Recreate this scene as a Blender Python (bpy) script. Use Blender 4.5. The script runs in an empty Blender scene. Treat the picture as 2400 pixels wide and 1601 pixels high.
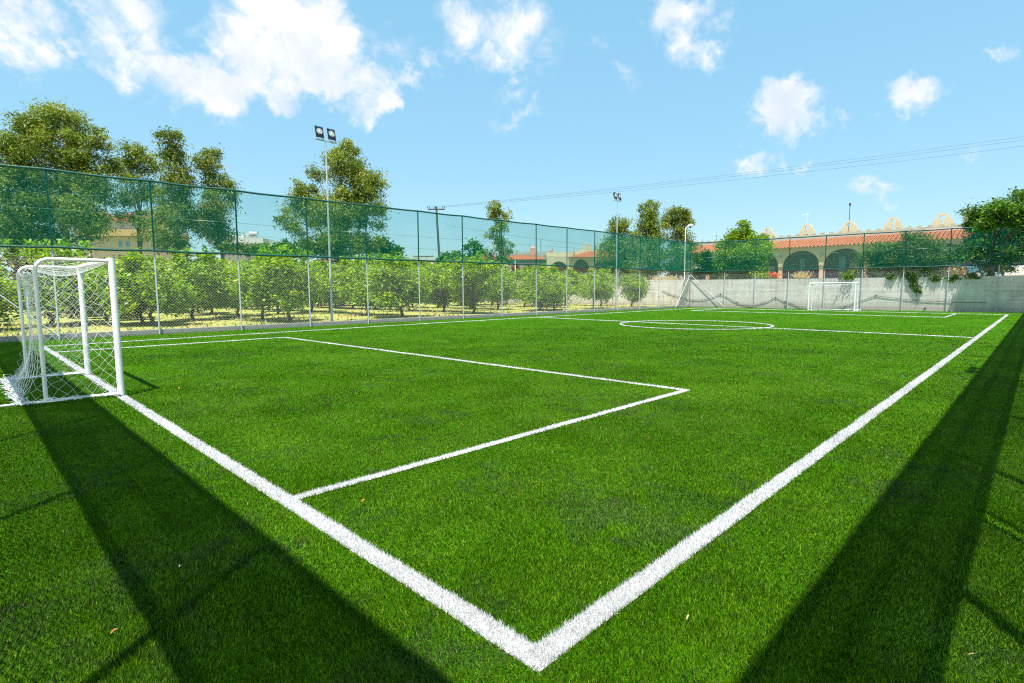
import bpy, math, random
import numpy as np
from mathutils import Vector, Matrix, Euler

random.seed(7)
RNG = np.random.default_rng(7)
scn = bpy.context.scene
col = scn.collection

# ------------------------------------------------------------------ camera
F_PX, YAW, PITCH, ROLL = 1263.37, 0.775422, 0.0928565, -0.004894
CAM = np.array([-1.602, -1.4315, 1.5194])
_fw = np.array([math.cos(YAW) * math.cos(PITCH), math.sin(YAW) * math.cos(PITCH), -math.sin(PITCH)])
_r0 = np.array([math.sin(YAW), -math.cos(YAW), 0.0])
_u0 = np.cross(_r0, _fw)
_r = _r0 * math.cos(ROLL) + _u0 * math.sin(ROLL)
_u = -_r0 * math.sin(ROLL) + _u0 * math.cos(ROLL)
cd = bpy.data.cameras.new('camera')
cam = bpy.data.objects.new('camera', cd)
col.objects.link(cam)
cd.sensor_width = 36.0
cd.lens = 36.0 * F_PX / 2400.0
cd.clip_start = 0.05
cd.clip_end = 6000
M = Matrix((( _r[0], _u[0], -_fw[0], CAM[0]), (_r[1], _u[1], -_fw[1], CAM[1]), (_r[2], _u[2], -_fw[2], CAM[2]), (0, 0, 0, 1)))
cam.matrix_world = M
scn.camera = cam


def ray(x, y):
    return _fw + _r * (x - 1200) / F_PX + _u * (800.5 - y) / F_PX


def at(x, y, t):            # the point of the place seen in direction (x, y) at depth t metres
    return CAM + ray(x, y) * t


# ------------------------------------------------------------------ world and sun
SUNL = Vector((0.27, 0.20, -1.0)).normalized()      # direction the sunlight travels
SUN_EL = math.asin(-SUNL.z)
SUN_ROT = math.atan2(-SUNL.x, -SUNL.y)
world = bpy.data.worlds.new('World')
scn.world = world
world.use_nodes = True
SKY_STRENGTH = 0.106
SKY_TINT = (0.74, 1.02, 1.10, 1)
CLOUD_STRENGTH = 0.49


class NT:
    def __init__(s, tree):
        s.t = tree
        tree.nodes.clear()

    def n(s, typ, **kw):
        nd = s.t.nodes.new(typ)
        ins = kw.pop('ins', {})
        for k, v in kw.items():
            setattr(nd, k, v)
        for k, v in ins.items():
            if isinstance(v, bpy.types.NodeSocket):
                s.t.links.new(v, nd.inputs[k])
            else:
                nd.inputs[k].default_value = v
        return nd

    def math(s, op, a, b=0.0, c=0.0, clamp=False):
        nd = s.t.nodes.new('ShaderNodeMath')
        nd.operation = op
        nd.use_clamp = clamp
        for i, v in enumerate((a, b, c)):
            if isinstance(v, bpy.types.NodeSocket):
                s.t.links.new(v, nd.inputs[i])
            else:
                nd.inputs[i].default_value = v
        return nd.outputs[0]

    def mix(s, fac, a, b, blend='MIX'):
        nd = s.t.nodes.new('ShaderNodeMix')
        nd.data_type = 'RGBA'
        nd.blend_type = blend
        for i, v in ((0, fac), (6, a), (7, b)):
            if isinstance(v, bpy.types.NodeSocket):
                s.t.links.new(v, nd.inputs[i])
            else:
                nd.inputs[i].default_value = v
        return nd.outputs[2]

    def ramp(s, fac, stops):
        nd = s.t.nodes.new('ShaderNodeValToRGB')
        e = nd.color_ramp.elements
        while len(e) < len(stops):
            e.new(0.5)
        for el, (p, c) in zip(e, stops):
            el.position = p
            el.color = c if len(c) == 4 else (*c, 1)
        s.t.links.new(fac, nd.inputs[0])
        return nd.outputs[0]

    def noise(s, vec, scale, detail=4, rough=0.55, dist=0.0):
        nd = s.n('ShaderNodeTexNoise', ins={'Scale': scale, 'Detail': detail, 'Roughness': rough, 'Distortion': dist})
        if vec is not None:
            s.t.links.new(vec, nd.inputs['Vector'])
        return nd


def dir_az_el(x, y):
    d = ray(x, y)
    d = d / np.linalg.norm(d)
    return math.atan2(d[1], d[0]), math.asin(d[2])


def build_world():
    w = NT(world.node_tree)
    sky = w.n('ShaderNodeTexSky', sky_type='NISHITA', sun_disc=False, sun_elevation=SUN_EL, sun_rotation=SUN_ROT,
              altitude=0.0, air_density=1.0, dust_density=0.6, ozone_density=1.5)
    tc = w.n('ShaderNodeTexCoord')
    d = tc.outputs['Generated']
    sep = w.n('ShaderNodeSeparateXYZ', ins={0: d})
    az = w.math('ARCTAN2', sep.outputs[1], sep.outputs[0])
    el = w.math('ARCSINE', sep.outputs[2])
    # ragged displacement of the cloud outlines
    n1 = w.noise(d, 7.0, 8, 0.62)
    n2 = w.noise(d, 9.0, 6, 0.6)
    off = w.n('ShaderNodeVectorMath', operation='SUBTRACT', ins={0: n1.outputs['Color'], 1: (0.5, 0.5, 0.5)})
    offs = w.n('ShaderNodeVectorMath', operation='SCALE', ins={0: off.outputs[0], 'Scale': 0.20})
    ae = w.n('ShaderNodeCombineXYZ', ins={0: az, 1: el})
    ae2 = w.n('ShaderNodeVectorMath', operation='ADD', ins={0: ae.outputs[0], 1: offs.outputs[0]})
    n3 = w.noise(d, 26.0, 6, 0.6)
    of3 = w.n('ShaderNodeVectorMath', operation='SUBTRACT', ins={0: n3.outputs['Color'], 1: (0.5, 0.5, 0.5)})
    of3 = w.n('ShaderNodeVectorMath', operation='SCALE', ins={0: of3.outputs[0], 'Scale': 0.065})
    ae2 = w.n('ShaderNodeVectorMath', operation='ADD', ins={0: ae2.outputs[0], 1: of3.outputs[0]})
    ae3 = w.n('ShaderNodeVectorMath', operation='MULTIPLY', ins={0: ae2.outputs[0], 1: (1, 1, 0)})
    blobs = [(15, 70, 120, 95, 0, 1.0), (70, 140, 75, 55, 0, .85), (165, 118, 42, 32, 0, .55), (0, 0, 120, 60, 0, .9),
             (330, 50, 100, 75, 0, 1.15), (280, 130, 85, 60, 0, .85), (200, 30, 45, 30, 0, .5), (255, 175, 60, 35, 0, .7),
             (430, 170, 150, 48, -8, 1.2), (560, 200, 170, 60, -14, 1.5), (690, 130, 135, 115, 0, 1.7), (640, 40, 95, 60, 0, 1.1),
             (765, 50, 50, 75, 0, .9), (740, 205, 170, 55, -6, 1.4), (545, 100, 42, 55, 0, .7), (880, 235, 75, 38, -35, 1.1),
             (640, 262, 55, 26, 20, .8), (900, 110, 65, 60, 0, .45), (960, 175, 45, 22, -20, .75), (600, 235, 110, 40, -20, 1.0),
             (1110, 40, 75, 55, -30, .8), (1070, 10, 60, 30, 0, .5), (1215, 60, 70, 80, 0, .72), (1190, 122, 70, 26, 12, .62), (1290, 130, 60, 60, 40, .42),
             (1187, 262, 62, 20, -12, .5), (1180, 190, 60, 26, 0, .4), (1020, 138, 42, 20, 0, .5), (1460, 182, 40, 30, 20, .62),
             (1475, 222, 40, 24, 0, .48), (1410, 130, 26, 24, 0, .4), (1590, 30, 62, 55, -20, 1.0), (1618, 95, 36, 55, -10, .7),
             (1835, 250, 78, 66, -12, 1.45), (1868, 205, 38, 36, 0, .95), (1775, 292, 48, 26, 20, .9), (1780, 230, 34, 20, 0, .6),
             (2110, 190, 90, 34, 18, 1.05), (2080, 215, 45, 38, 0, .9), (2360, 122, 48, 20, 32, .55), (1760, 390, 36, 22, 0, .5),
             (1826, 385, 24, 30, 0, .42), (1876, 402, 17, 20, 0, .42), (2056, 455, 44, 24, 0, .62), (2310, 312, 26, 14, 0, .35)]
    rng = random.Random(3)
    L = []
    for x, y, rx, ry, rot, s in blobs:
        a, e = dir_az_el(x, y)
        a1, _ = dir_az_el(x + rx, y)
        a0, _ = dir_az_el(x - rx, y)
        _, e1 = dir_az_el(x, y - ry)
        _, e0 = dir_az_el(x, y + ry)
        L.append((a, e, abs(a1 - a0) / 2 * 1.5, abs(e1 - e0) / 2 * 1.55, math.radians(rot), s * 1.08 + 0.04))
    for i in range(26):                                   # the same kind of cloud over the rest of the sky
        a = YAW + math.radians(rng.uniform(52, 308))
        if a > math.pi:
            a -= 2 * math.pi
        L.append((a, math.radians(rng.uniform(12, 48)), rng.uniform(.05, .2), rng.uniform(.03, .09), rng.uniform(-.4, .4), rng.uniform(.5, 1.4)))
    acc = None
    for a, e, ra, re, rot, s in L:
        mp = w.n('ShaderNodeMapping', vector_type='TEXTURE', ins={0: ae3.outputs[0], 1: (a, e, 0), 2: (0, 0, rot), 3: (ra, re, 1)})
        g = w.n('ShaderNodeTexGradient', gradient_type='SPHERICAL', ins={0: mp.outputs[0]})
        v = w.math('MULTIPLY', g.outputs['Fac'], s)
        acc = v if acc is None else w.math('MAXIMUM', acc, v)
    fine = w.noise(d, 13.0, 10, 0.66, 0.7)
    fm = w.math('SUBTRACT', fine.outputs['Fac'], 0.5)
    dens = w.math('ADD', acc, w.math('MULTIPLY', fm, w.math('ADD', 0.55, w.math('MULTIPLY', acc, 2.2))))
    alpha = w.n('ShaderNodeMapRange', interpolation_type='SMOOTHSTEP', ins={0: dens, 1: 0.05, 2: 0.98, 3: 0.0, 4: 1.0}).outputs[0]
    # the thin parts of a cloud are bluish, its thick parts white with soft grey folds
    fold = w.n('ShaderNodeMapRange', ins={0: n2.outputs['Fac'], 1: 0.38, 2: 0.62, 3: 0.0, 4: 1.0}).outputs[0]
    ccol = w.mix(fold, (0.74, 0.84, 0.98, 1), (1.05, 1.05, 1.05, 1))
    skyc = w.mix(1.0, sky.outputs[0], (0.43, 0.36, 0.25, 1), 'MULTIPLY')
    hz = w.n('ShaderNodeMapRange', interpolation_type='SMOOTHSTEP', ins={0: el, 1: math.radians(22), 2: math.radians(80), 3: 1.0, 4: 0.35}).outputs[0]
    veil = w.n('ShaderNodeVectorMath', operation='SCALE', ins={0: (0.78, 2.05, 3.15), 'Scale': hz}).outputs[0]
    skyc = w.n('ShaderNodeVectorMath', operation='ADD', ins={0: skyc, 1: veil}).outputs[0]
    bg1 = w.n('ShaderNodeBackground', ins={0: skyc, 1: SKY_STRENGTH})
    bg2 = w.n('ShaderNodeBackground', ins={0: ccol, 1: CLOUD_STRENGTH})
    mx = w.n('ShaderNodeMixShader', ins={0: alpha, 1: bg1.outputs[0], 2: bg2.outputs[0]})
    w.n('ShaderNodeOutputWorld', ins={0: mx.outputs[0]})


build_world()
sd = bpy.data.lights.new('sun', 'SUN')
sd.energy = 5.0
sd.angle = math.radians(0.53)
sd.color = (1.0, 0.955, 0.88)
sun = bpy.data.objects.new('sun', sd)
col.objects.link(sun)
sun.rotation_euler = SUNL.to_track_quat('-Z', 'Y').to_euler()
sun.location = (-8, -6, 30)
scn.view_settings.view_transform = 'Standard'
scn.view_settings.look = 'None'
scn.view_settings.gamma = 1.0
scn.view_settings.use_curve_mapping = False
scn.view_settings.exposure = 1.1
scn.cycles.transparent_max_bounces = 24
scn.cycles.max_bounces = 8
scn.cycles.use_denoising = False
scn.cycles.filter_width = 1.15
scn.cycles.sample_clamp_indirect = 4.0


# ------------------------------------------------------------------ helpers
class MB:
    """collects shapes into one mesh"""
    def __init__(s):
        s.v, s.f, s.m = [], [], []

    def add(s, vs, fs, mi=0):
        b = len(s.v)
        s.v.extend([tuple(map(float, p)) for p in vs])
        s.f.extend([tuple(b + i for i in f) for f in fs])
        s.m.extend([mi] * len(fs))

    def box(s, x0, x1, y0, y1, z0, z1, mi=0):
        vs = [(x0, y0, z0), (x1, y0, z0), (x1, y1, z0), (x0, y1, z0), (x0, y0, z1), (x1, y0, z1), (x1, y1, z1), (x0, y1, z1)]
        s.add(vs, [(0, 3, 2, 1), (4, 5, 6, 7), (0, 1, 5, 4), (1, 2, 6, 5), (2, 3, 7, 6), (3, 0, 4, 7)], mi)

    def quad(s, a, b, c, d, mi=0):
        s.add([a, b, c, d], [(0, 1, 2, 3)], mi)

    def tube(s, pts, r, n=8, mi=0, caps=True):
        pts = [Vector(tuple(map(float, p))) for p in pts]
        rs = r if isinstance(r, (list, tuple)) else [r] * len(pts)
        b = len(s.v)
        up = None
        for i, p in enumerate(pts):
            if i == 0:
                t = pts[1] - p
            elif i == len(pts) - 1:
                t = p - pts[i - 1]
            else:
                t = (pts[i + 1] - p).normalized() + (p - pts[i - 1]).normalized()
            if t.length < 1e-9:
                t = Vector((0, 0, 1))
            t.normalize()
            if up is None:
                up = Vector((0, 0, 1)) if abs(t.z) < 0.9 else Vector((1, 0, 0))
            a = t.cross(up)
            if a.length < 1e-4:
                a = t.cross(Vector((0.3, 1, 0.2)))
            a.normalize()
            c = t.cross(a).normalized()
            up = -c if (-c).dot(up) > 0 else c
            for k in range(n):
                an = 2 * math.pi * k / n
                q = p + (a * math.cos(an) + c * math.sin(an)) * rs[i]
                s.v.append(tuple(q))
        for i in range(len(pts) - 1):
            for k in range(n):
                k2 = (k + 1) % n
                s.f.append((b + i * n + k, b + i * n + k2, b + (i + 1) * n + k2, b + (i + 1) * n + k))
                s.m.append(mi)
        if caps:
            # caps have corners of their own so that the sides shade evenly
            e0 = len(s.v)
            s.v.extend(s.v[b:b + n])
            s.v.extend(s.v[b + (len(pts) - 1) * n:b + len(pts) * n])
            s.f.append(tuple(e0 + k for k in range(n))[::-1])
            s.f.append(tuple(e0 + n + k for k in range(n)))
            s.m.extend([mi, mi])

    def disc(s, c, nrm, r, n=20, mi=0):
        c = Vector(c)
        q = Vector(nrm).to_track_quat('Z', 'Y')
        vs = [c] + [c + q @ Vector((r * math.cos(2 * math.pi * k / n), r * math.sin(2 * math.pi * k / n), 0)) for k in range(n)]
        s.add(vs, [(0, k + 1, (k + 1) % n + 1) for k in range(n)], mi)

    def build(s, name, mats, parent=None, smooth=False, bevel=0.0):
        me = bpy.data.meshes.new(name)
        me.from_pydata(s.v, [], s.f)
        mats = mats if isinstance(mats, (list, tuple)) else [mats]
        for m in mats:
            me.materials.append(m)
        if len(mats) > 1:
            me.polygons.foreach_set('material_index', s.m)
        if smooth:
            me.polygons.foreach_set('use_smooth', [True] * len(s.f))
        me.update()
        o = bpy.data.objects.new(name, me)
        col.objects.link(o)
        if parent is not None:
            o.parent = parent
        if bevel:
            bv = o.modifiers.new('bevel', 'BEVEL')
            bv.width = bevel
            bv.segments = 2
            bv.limit_method = 'ANGLE'
        return o


def tag(o, label=None, cat=None, group=None, kind=None):
    if label:
        o['label'] = label
    if cat:
        o['category'] = cat
    if group:
        o['group'] = group
    if kind:
        o['kind'] = kind
    return o


def empty(name, loc, rz=0.0):
    o = bpy.data.objects.new(name, None)
    o.empty_display_size = 0.3
    o.location = tuple(map(float, loc))
    o.rotation_euler = (0, 0, rz)
    col.objects.link(o)
    return o


def copy_tree(o, parent=None):
    kids = [c for c in bpy.data.objects if c.parent == o]
    c = o.copy()
    col.objects.link(c)
    c.parent = parent
    for k in kids:
        copy_tree(k, c)
    return c


# ------------------------------------------------------------------ materials
def mat(name, color, rough=0.6, metal=0.0, var=0.12, scale=6.0, bump=0.0, bscale=40.0, spec=0.5, color2=None, stain=None):
    m = bpy.data.materials.new(name)
    m.use_nodes = True
    n = NT(m.node_tree)
    tc = n.n('ShaderNodeTexCoord')
    P = tc.outputs['Object']
    ns = n.noise(P, scale, 5, 0.6)
    c2 = color2 if color2 else tuple(max(0, c * (1 - var * 2)) for c in color)
    f = n.n('ShaderNodeMapRange', ins={0: ns.outputs['Fac'], 1: 0.3, 2: 0.7}).outputs[0]
    c = n.mix(f, (*color, 1), (*c2, 1))
    if stain:
        mp = n.n('ShaderNodeMapping', ins={0: P, 3: (1.2, 1.2, 0.12)})
        s2 = n.noise(mp.outputs[0], 3.0, 5, 0.6)
        f2 = n.n('ShaderNodeMapRange', ins={0: s2.outputs['Fac'], 1: 0.52, 2: 0.75}).outputs[0]
        c = n.mix(f2, c, (*stain, 1))
    b = n.n('ShaderNodeBsdfPrincipled', ins={'Base Color': c, 'Roughness': rough, 'Metallic': metal, 'Specular IOR Level': spec})
    if bump:
        bn = n.noise(P, bscale, 4, 0.6)
        bp = n.n('ShaderNodeBump', ins={'Strength': bump, 'Distance': 0.01, 'Height': bn.outputs['Fac']})
        n.t.links.new(bp.outputs[0], b.inputs['Normal'])
    n.n('ShaderNodeOutputMaterial', ins={0: b.outputs[0]})
    return m


def leafmat(name, c1, c2, c3=None, trans=0.35, rough=0.5):
    """leaf colour varies from leaf to leaf through the colour attribute 'tint' (x: hue pick, y: value)"""
    m = bpy.data.materials.new(name)
    m.use_nodes = True
    n = NT(m.node_tree)
    a = n.n('ShaderNodeAttribute', attribute_name='tint')
    sp = n.n('ShaderNodeSeparateColor', ins={0: a.outputs['Color']})
    stops = [(0.0, c1), (0.6, c2)] + ([(1.0, c3)] if c3 else [])
    c = n.ramp(sp.outputs[0], stops)
    v = n.math('ADD', 0.65, n.math('MULTIPLY', sp.outputs[1], 0.7))
    cc = n.n('ShaderNodeVectorMath', operation='SCALE', ins={0: c, 'Scale': v}).outputs[0]
    b = n.n('ShaderNodeBsdfPrincipled', ins={'Base Color': cc, 'Roughness': rough, 'Specular IOR Level': 0.4})
    t = n.n('ShaderNodeBsdfTranslucent', ins={0: n.mix(1.0, cc, (1.25, 1.35, 0.6, 1), 'MULTIPLY')})
    mx = n.n('ShaderNodeMixShader', ins={0: trans, 1: b.outputs[0], 2: t.outputs[0]})
    n.n('ShaderNodeOutputMaterial', ins={0: mx.outputs[0]})
    return m


MT = {}
MT['white_paint'] = mat('white_paint', (0.80, 0.81, 0.82), 0.38, scale=5, color2=(0.66, 0.67, 0.67))
MT['white_rope'] = mat('white_rope', (0.80, 0.81, 0.83), 0.8, var=0.05, scale=12)
MT['galv'] = mat('galvanised_steel', (0.46, 0.49, 0.52), 0.45, 0.0, var=0.08, scale=9)
MT['wire'] = mat('galvanised_wire', (0.60, 0.61, 0.62), 0.5, 0.0, var=0.05, scale=5)
MT['green_rail'] = mat('green_wrapped_rail', (0.006, 0.10, 0.085), 0.4, var=0.25, scale=14, bump=0.5, bscale=25)
MT['tinted_post'] = mat('net_tinted_post', (0.010, 0.085, 0.080), 0.5, var=0.15)  # grey steel upper posts; the net's tint and dimming are put into this colour
MT['dark_post'] = mat('dark_teal_post', (0.01, 0.035, 0.04), 0.5, var=0.2)
MT['black'] = mat('black_housing', (0.010, 0.012, 0.02), 0.35, var=0.1)
MT['hose'] = mat('black_hose', (0.02, 0.02, 0.024), 0.5, var=0.1)
MT['concrete'] = mat('pale_concrete', (0.34, 0.32, 0.31), 0.9, var=0.12, scale=3, bump=0.3, bscale=30)
MT['trunk'] = mat('citrus_bark', (0.10, 0.075, 0.055), 0.9, var=0.25, scale=8, bump=0.6)
MT['eubark'] = mat('eucalyptus_bark', (0.26, 0.21, 0.16), 0.9, var=0.3, scale=2, bump=0.4, color2=(0.13, 0.09, 0.06))
MT['cream'] = mat('cream_render', (0.50, 0.44, 0.31), 0.9, var=0.05, scale=1.5, bump=0.1, stain=(0.40, 0.34, 0.23))
MT['ochre'] = mat('ochre_render', (0.46, 0.29, 0.13), 0.9, var=0.06, scale=1.5)
MT['peach'] = mat('peach_column', (0.52, 0.36, 0.25), 0.85, var=0.06, scale=3)
MT['whitewall'] = mat('white_render', (0.55, 0.54, 0.53), 0.9, var=0.04, scale=1.0)
MT['greywall'] = mat('grey_render', (0.36, 0.37, 0.38), 0.9, var=0.06, scale=1.0)
MT['redpaint'] = mat('red_paint', (0.50, 0.10, 0.08), 0.7, var=0.08)
MT['pinkwall'] = mat('pink_render', (0.58, 0.26, 0.22), 0.9, var=0.06)
MT['tile'] = mat('terracotta_tile', (0.48, 0.145, 0.06), 0.85, var=0.14, scale=4, color2=(0.27, 0.08, 0.045))
MT['dark'] = mat('dark_interior', (0.05, 0.05, 0.065), 0.8, var=0.1)
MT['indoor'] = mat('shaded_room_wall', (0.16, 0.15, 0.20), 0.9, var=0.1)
MT['bluedoor'] = mat('blue_door_paint', (0.16, 0.30, 0.42), 0.5, var=0.06)
MT['flower'] = mat('pink_bloom', (0.55, 0.03, 0.12), 0.6, var=0.2)
MT['oflower'] = mat('orange_bloom', (0.65, 0.12, 0.03), 0.6, var=0.2)
MT['rock'] = mat('hill_rock', (0.30, 0.26, 0.22), 0.95, var=0.3, scale=0.06, color2=(0.14, 0.13, 0.10))
MT['carwhite'] = mat('car_white', (0.72, 0.73, 0.75), 0.2, var=0.02)
MT['carblue'] = mat('car_blue', (0.12, 0.33, 0.48), 0.2, var=0.02)
MT['rubber'] = mat('tyre_rubber', (0.02, 0.02, 0.02), 0.8)
MT['straw'] = mat('dry_straw', (0.48, 0.32, 0.15), 0.8, var=0.15)
MT['leaf_orange'] = mat('dry_leaf', (0.42, 0.17, 0.04), 0.7, var=0.2)
MT['darkpole'] = mat('weathered_pole', (0.07, 0.075, 0.08), 0.8, var=0.15)
MT['cable'] = mat('cable', (0.05, 0.055, 0.06), 0.6)
MT['weed'] = leafmat('dry_weed', (0.45, 0.33, 0.16), (0.50, 0.40, 0.20), (0.30, 0.28, 0.12), 0.2, 0.8)
MT['citrus'] = leafmat('citrus_leaf', (0.048, 0.135, 0.004), (0.215, 0.365, 0.006), (0.48, 0.51, 0.010), 0.45, 0.42)
MT['euc'] = leafmat('eucalyptus_leaf', (0.050, 0.105, 0.014), (0.165, 0.230, 0.026), (0.35, 0.34, 0.05), 0.36, 0.5)
MT['euc_red'] = leafmat('eucalyptus_leaf_reddish', (0.052, 0.100, 0.018), (0.155, 0.215, 0.032), (0.33, 0.28, 0.075), 0.34, 0.5)
MT['green'] = leafmat('green_leaf', (0.020, 0.075, 0.006), (0.08, 0.19, 0.010), (0.20, 0.30, 0.015), 0.35, 0.5)
MT['bright'] = leafmat('bright_leaf', (0.05, 0.13, 0.005), (0.17, 0.29, 0.008), (0.36, 0.41, 0.010), 0.38, 0.5)
MT['tamarisk'] = leafmat('feathery_leaf', (0.05, 0.095, 0.022), (0.12, 0.18, 0.04), (0.22, 0.25, 0.07), 0.30, 0.6)
MT['hedge'] = leafmat('hedge_leaf', (0.05, 0.055, 0.025), (0.12, 0.105, 0.045), (0.20, 0.16, 0.07), 0.2, 0.6)


def net_material():
    m = bpy.data.materials.new('green_shade_net')
    m.use_nodes = True
    n = NT(m.node_tree)
    g = n.n('ShaderNodeNewGeometry')
    dt = n.n('ShaderNodeVectorMath', operation='DOT_PRODUCT', ins={0: g.outputs['True Normal'], 1: g.outputs['Incoming']})
    c = n.math('MAXIMUM', n.math('ABSOLUTE', dt.outputs['Value']), 0.12)
    tc = n.n('ShaderNodeTexCoord')
    w = n.noise(tc.outputs['Object'], 0.9, 3, 0.5)
    mpv = n.n('ShaderNodeMapping', ins={0: tc.outputs['Object'], 3: (0.6, 0.6, 9.0)})
    w2 = n.noise(mpv.outputs[0], 2.0, 3, 0.6)
    # the woven tape has thickness: the more obliquely one looks through it, the less gets past
    k = n.math('ADD', 0.155, n.math('ADD', n.math('MULTIPLY', w.outputs['Fac'], 0.10), n.math('MULTIPLY', w2.outputs['Fac'], 0.06)))
    T = n.math('MAXIMUM', n.math('SUBTRACT', 1.0, n.math("DIVIDE", k, c)), 0.08)
    df = n.n('ShaderNodeBsdfDiffuse', ins={0: (0.003, 0.265, 0.195, 1)})
    tr = n.n('ShaderNodeBsdfTranslucent', ins={0: (0.003, 0.250, 0.190, 1)})
    ms = n.n('ShaderNodeMixShader', ins={0: 0.45, 1: df.outputs[0], 2: tr.outputs[0]})
    tp = n.n('ShaderNodeBsdfTransparent', ins={0: (0.90, 1.0, 0.97, 1)})
    mx = n.n('ShaderNodeMixShader', ins={0: T, 1: ms.outputs[0], 2: tp.outputs[0]})
    n.n('ShaderNodeOutputMaterial', ins={0: mx.outputs[0]})
    return m


MT['net'] = net_material()


def turf_material():
    m = bpy.data.materials.new('turf_backing')
    m.use_nodes = True
    n = NT(m.node_tree)
    g = n.n('ShaderNodeNewGeometry')
    P = g.outputs['Position']
    big = n.noise(P, 0.55, 5, 0.6, 0.6)
    mp = n.n('ShaderNodeMapping', ins={0: P, 2: (0, 0, 0.25), 3: (3.0, 26.0, 1.0)})
    streak = n.noise(mp.outputs[0], 1.0, 6, 0.7)
    fine = n.noise(P, 90.0, 3, 0.7)
    a = n.n('ShaderNodeMapRange', ins={0: big.outputs['Fac'], 1: 0.33, 2: 0.67}).outputs[0]
    b = n.n('ShaderNodeMapRange', ins={0: streak.outputs['Fac'], 1: 0.3, 2: 0.7}).outputs[0]
    f = n.math('MULTIPLY_ADD', a, 0.45, n.math('MULTIPLY', b, 0.55))
    c = n.ramp(f, [(0.1, (0.018, 0.085, 0.0010)), (0.5, (0.033, 0.125, 0.0012)), (0.95, (0.062, 0.170, 0.002))])
    ff = n.n('ShaderNodeMapRange', ins={0: fine.outputs['Fac'], 1: 0.35, 2: 0.6, 3: 0.35, 4: 1.15}).outputs[0]
    c = n.n('ShaderNodeVectorMath', operation='SCALE', ins={0: c, 'Scale': ff}).outputs[0]
    bs = n.n('ShaderNodeBsdfPrincipled', ins={'Base Color': c, 'Roughness': 1.0, 'Specular IOR Level': 0.04})
    bp = n.n('ShaderNodeBump', ins={'Strength': 0.6, 'Distance': 0.02, 'Height': streak.outputs['Fac']})
    n.t.links.new(bp.outputs[0], bs.inputs['Normal'])
    n.n('ShaderNodeOutputMaterial', ins={0: bs.outputs[0]})
    return m


def fibre_material(name):
    m = bpy.data.materials.new(name)
    m.use_nodes = True
    n = NT(m.node_tree)
    a = n.n('ShaderNodeAttribute', attribute_name='fibre')
    b = n.n('ShaderNodeBsdfPrincipled', ins={'Base Color': a.outputs['Color'], 'Roughness': 0.5, 'Specular IOR Level': 0.16})
    t = n.n('ShaderNodeBsdfTranslucent', ins={0: a.outputs['Color']})
    mx = n.n('ShaderNodeMixShader', ins={0: 0.38, 1: b.outputs[0], 2: t.outputs[0]})
    n.n('ShaderNodeOutputMaterial', ins={0: mx.outputs[0]})
    return m


def ground_material(name, dry, green, soil, s=0.35):
    m = bpy.data.materials.new(name)
    m.use_nodes = True
    n = NT(m.node_tree)
    g = n.n('ShaderNodeNewGeometry')
    P = g.outputs['Position']
    a = n.noise(P, s, 6, 0.62, 0.5)
    b = n.noise(P, s * 9, 5, 0.7)
    f = n.math('ADD', n.math('MULTIPLY', a.outputs['Fac'], 0.65), n.math('MULTIPLY', b.outputs['Fac'], 0.35))
    c = n.ramp(f, [(0.36, soil), (0.46, dry), (0.53, dry), (0.60, green)])
    bs = n.n('ShaderNodeBsdfPrincipled', ins={'Base Color': c, 'Roughness': 0.95, 'Specular IOR Level': 0.1})
    bp = n.n('ShaderNodeBump', ins={'Strength': 0.7, 'Distance': 0.06, 'Height': b.outputs['Fac']})
    n.t.links.new(bp.outputs[0], bs.inputs['Normal'])
    n.n('ShaderNodeOutputMaterial', ins={0: bs.outputs[0]})
    return m


def wall_material():
    m = bpy.data.materials.new('board_marked_concrete')
    m.use_nodes = True
    n = NT(m.node_tree)
    g = n.n('ShaderNodeNewGeometry')
    P = g.outputs['Position']
    a = n.noise(P, 0.8, 6, 0.6, 0.3)
    mv = n.n('ShaderNodeMapping', ins={0: P, 3: (2.5, 2.5, 0.25)})
    v = n.noise(mv.outputs[0], 1.6, 5, 0.6)
    mh = n.n('ShaderNodeMapping', ins={0: P, 3: (0.12, 0.12, 2.4)})
    h = n.noise(mh.outputs[0], 2.2, 4, 0.5)
    sp = n.n('ShaderNodeSeparateXYZ', ins={0: P})
    wv = n.math('SINE', n.math('MULTIPLY', sp.outputs[2], 2 * math.pi / 0.62))
    ln = n.n('ShaderNodeMapRange', ins={0: wv, 1: 0.93, 2: 1.0, 3: 1.0, 4: 0.88}).outputs[0]
    f = n.math('ADD', n.math('MULTIPLY', a.outputs['Fac'], 0.4), n.math('ADD', n.math('MULTIPLY', v.outputs['Fac'], 0.3), n.math('MULTIPLY', h.outputs['Fac'], 0.3)))
    c = n.ramp(f, [(0.36, (0.42, 0.37, 0.33)), (0.48, (0.60, 0.55, 0.51)), (0.60, (0.73, 0.69, 0.65))])
    c = n.n('ShaderNodeVectorMath', operation='SCALE', ins={0: c, 'Scale': ln}).outputs[0]
    low = n.math('MULTIPLY', n.n('ShaderNodeMapRange', ins={0: n.math('ADD', sp.outputs[2], n.math('MULTIPLY', a.outputs['Fac'], -0.7)), 1: -0.25, 2: 0.35, 3: 1.0, 4: 0.0}).outputs[0], 0.55)
    c = n.mix(low, c, (0.28, 0.215, 0.17, 1))
    bs = n.n('ShaderNodeBsdfPrincipled', ins={'Base Color': c, 'Roughness': 0.92, 'Specular IOR Level': 0.2})
    bn = n.noise(P, 14, 5, 0.7)
    bp = n.n('ShaderNodeBump', ins={'Strength': 0.35, 'Distance': 0.01, 'Height': bn.outputs['Fac']})
    n.t.links.new(bp.outputs[0], bs.inputs['Normal'])
    n.n('ShaderNodeOutputMaterial', ins={0: bs.outputs[0]})
    return m


# ------------------------------------------------------------------ ground sheets
XF, XB, YR, YL = -1.93, 46.6, -1.86, 22.3        # the four fence lines


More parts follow.
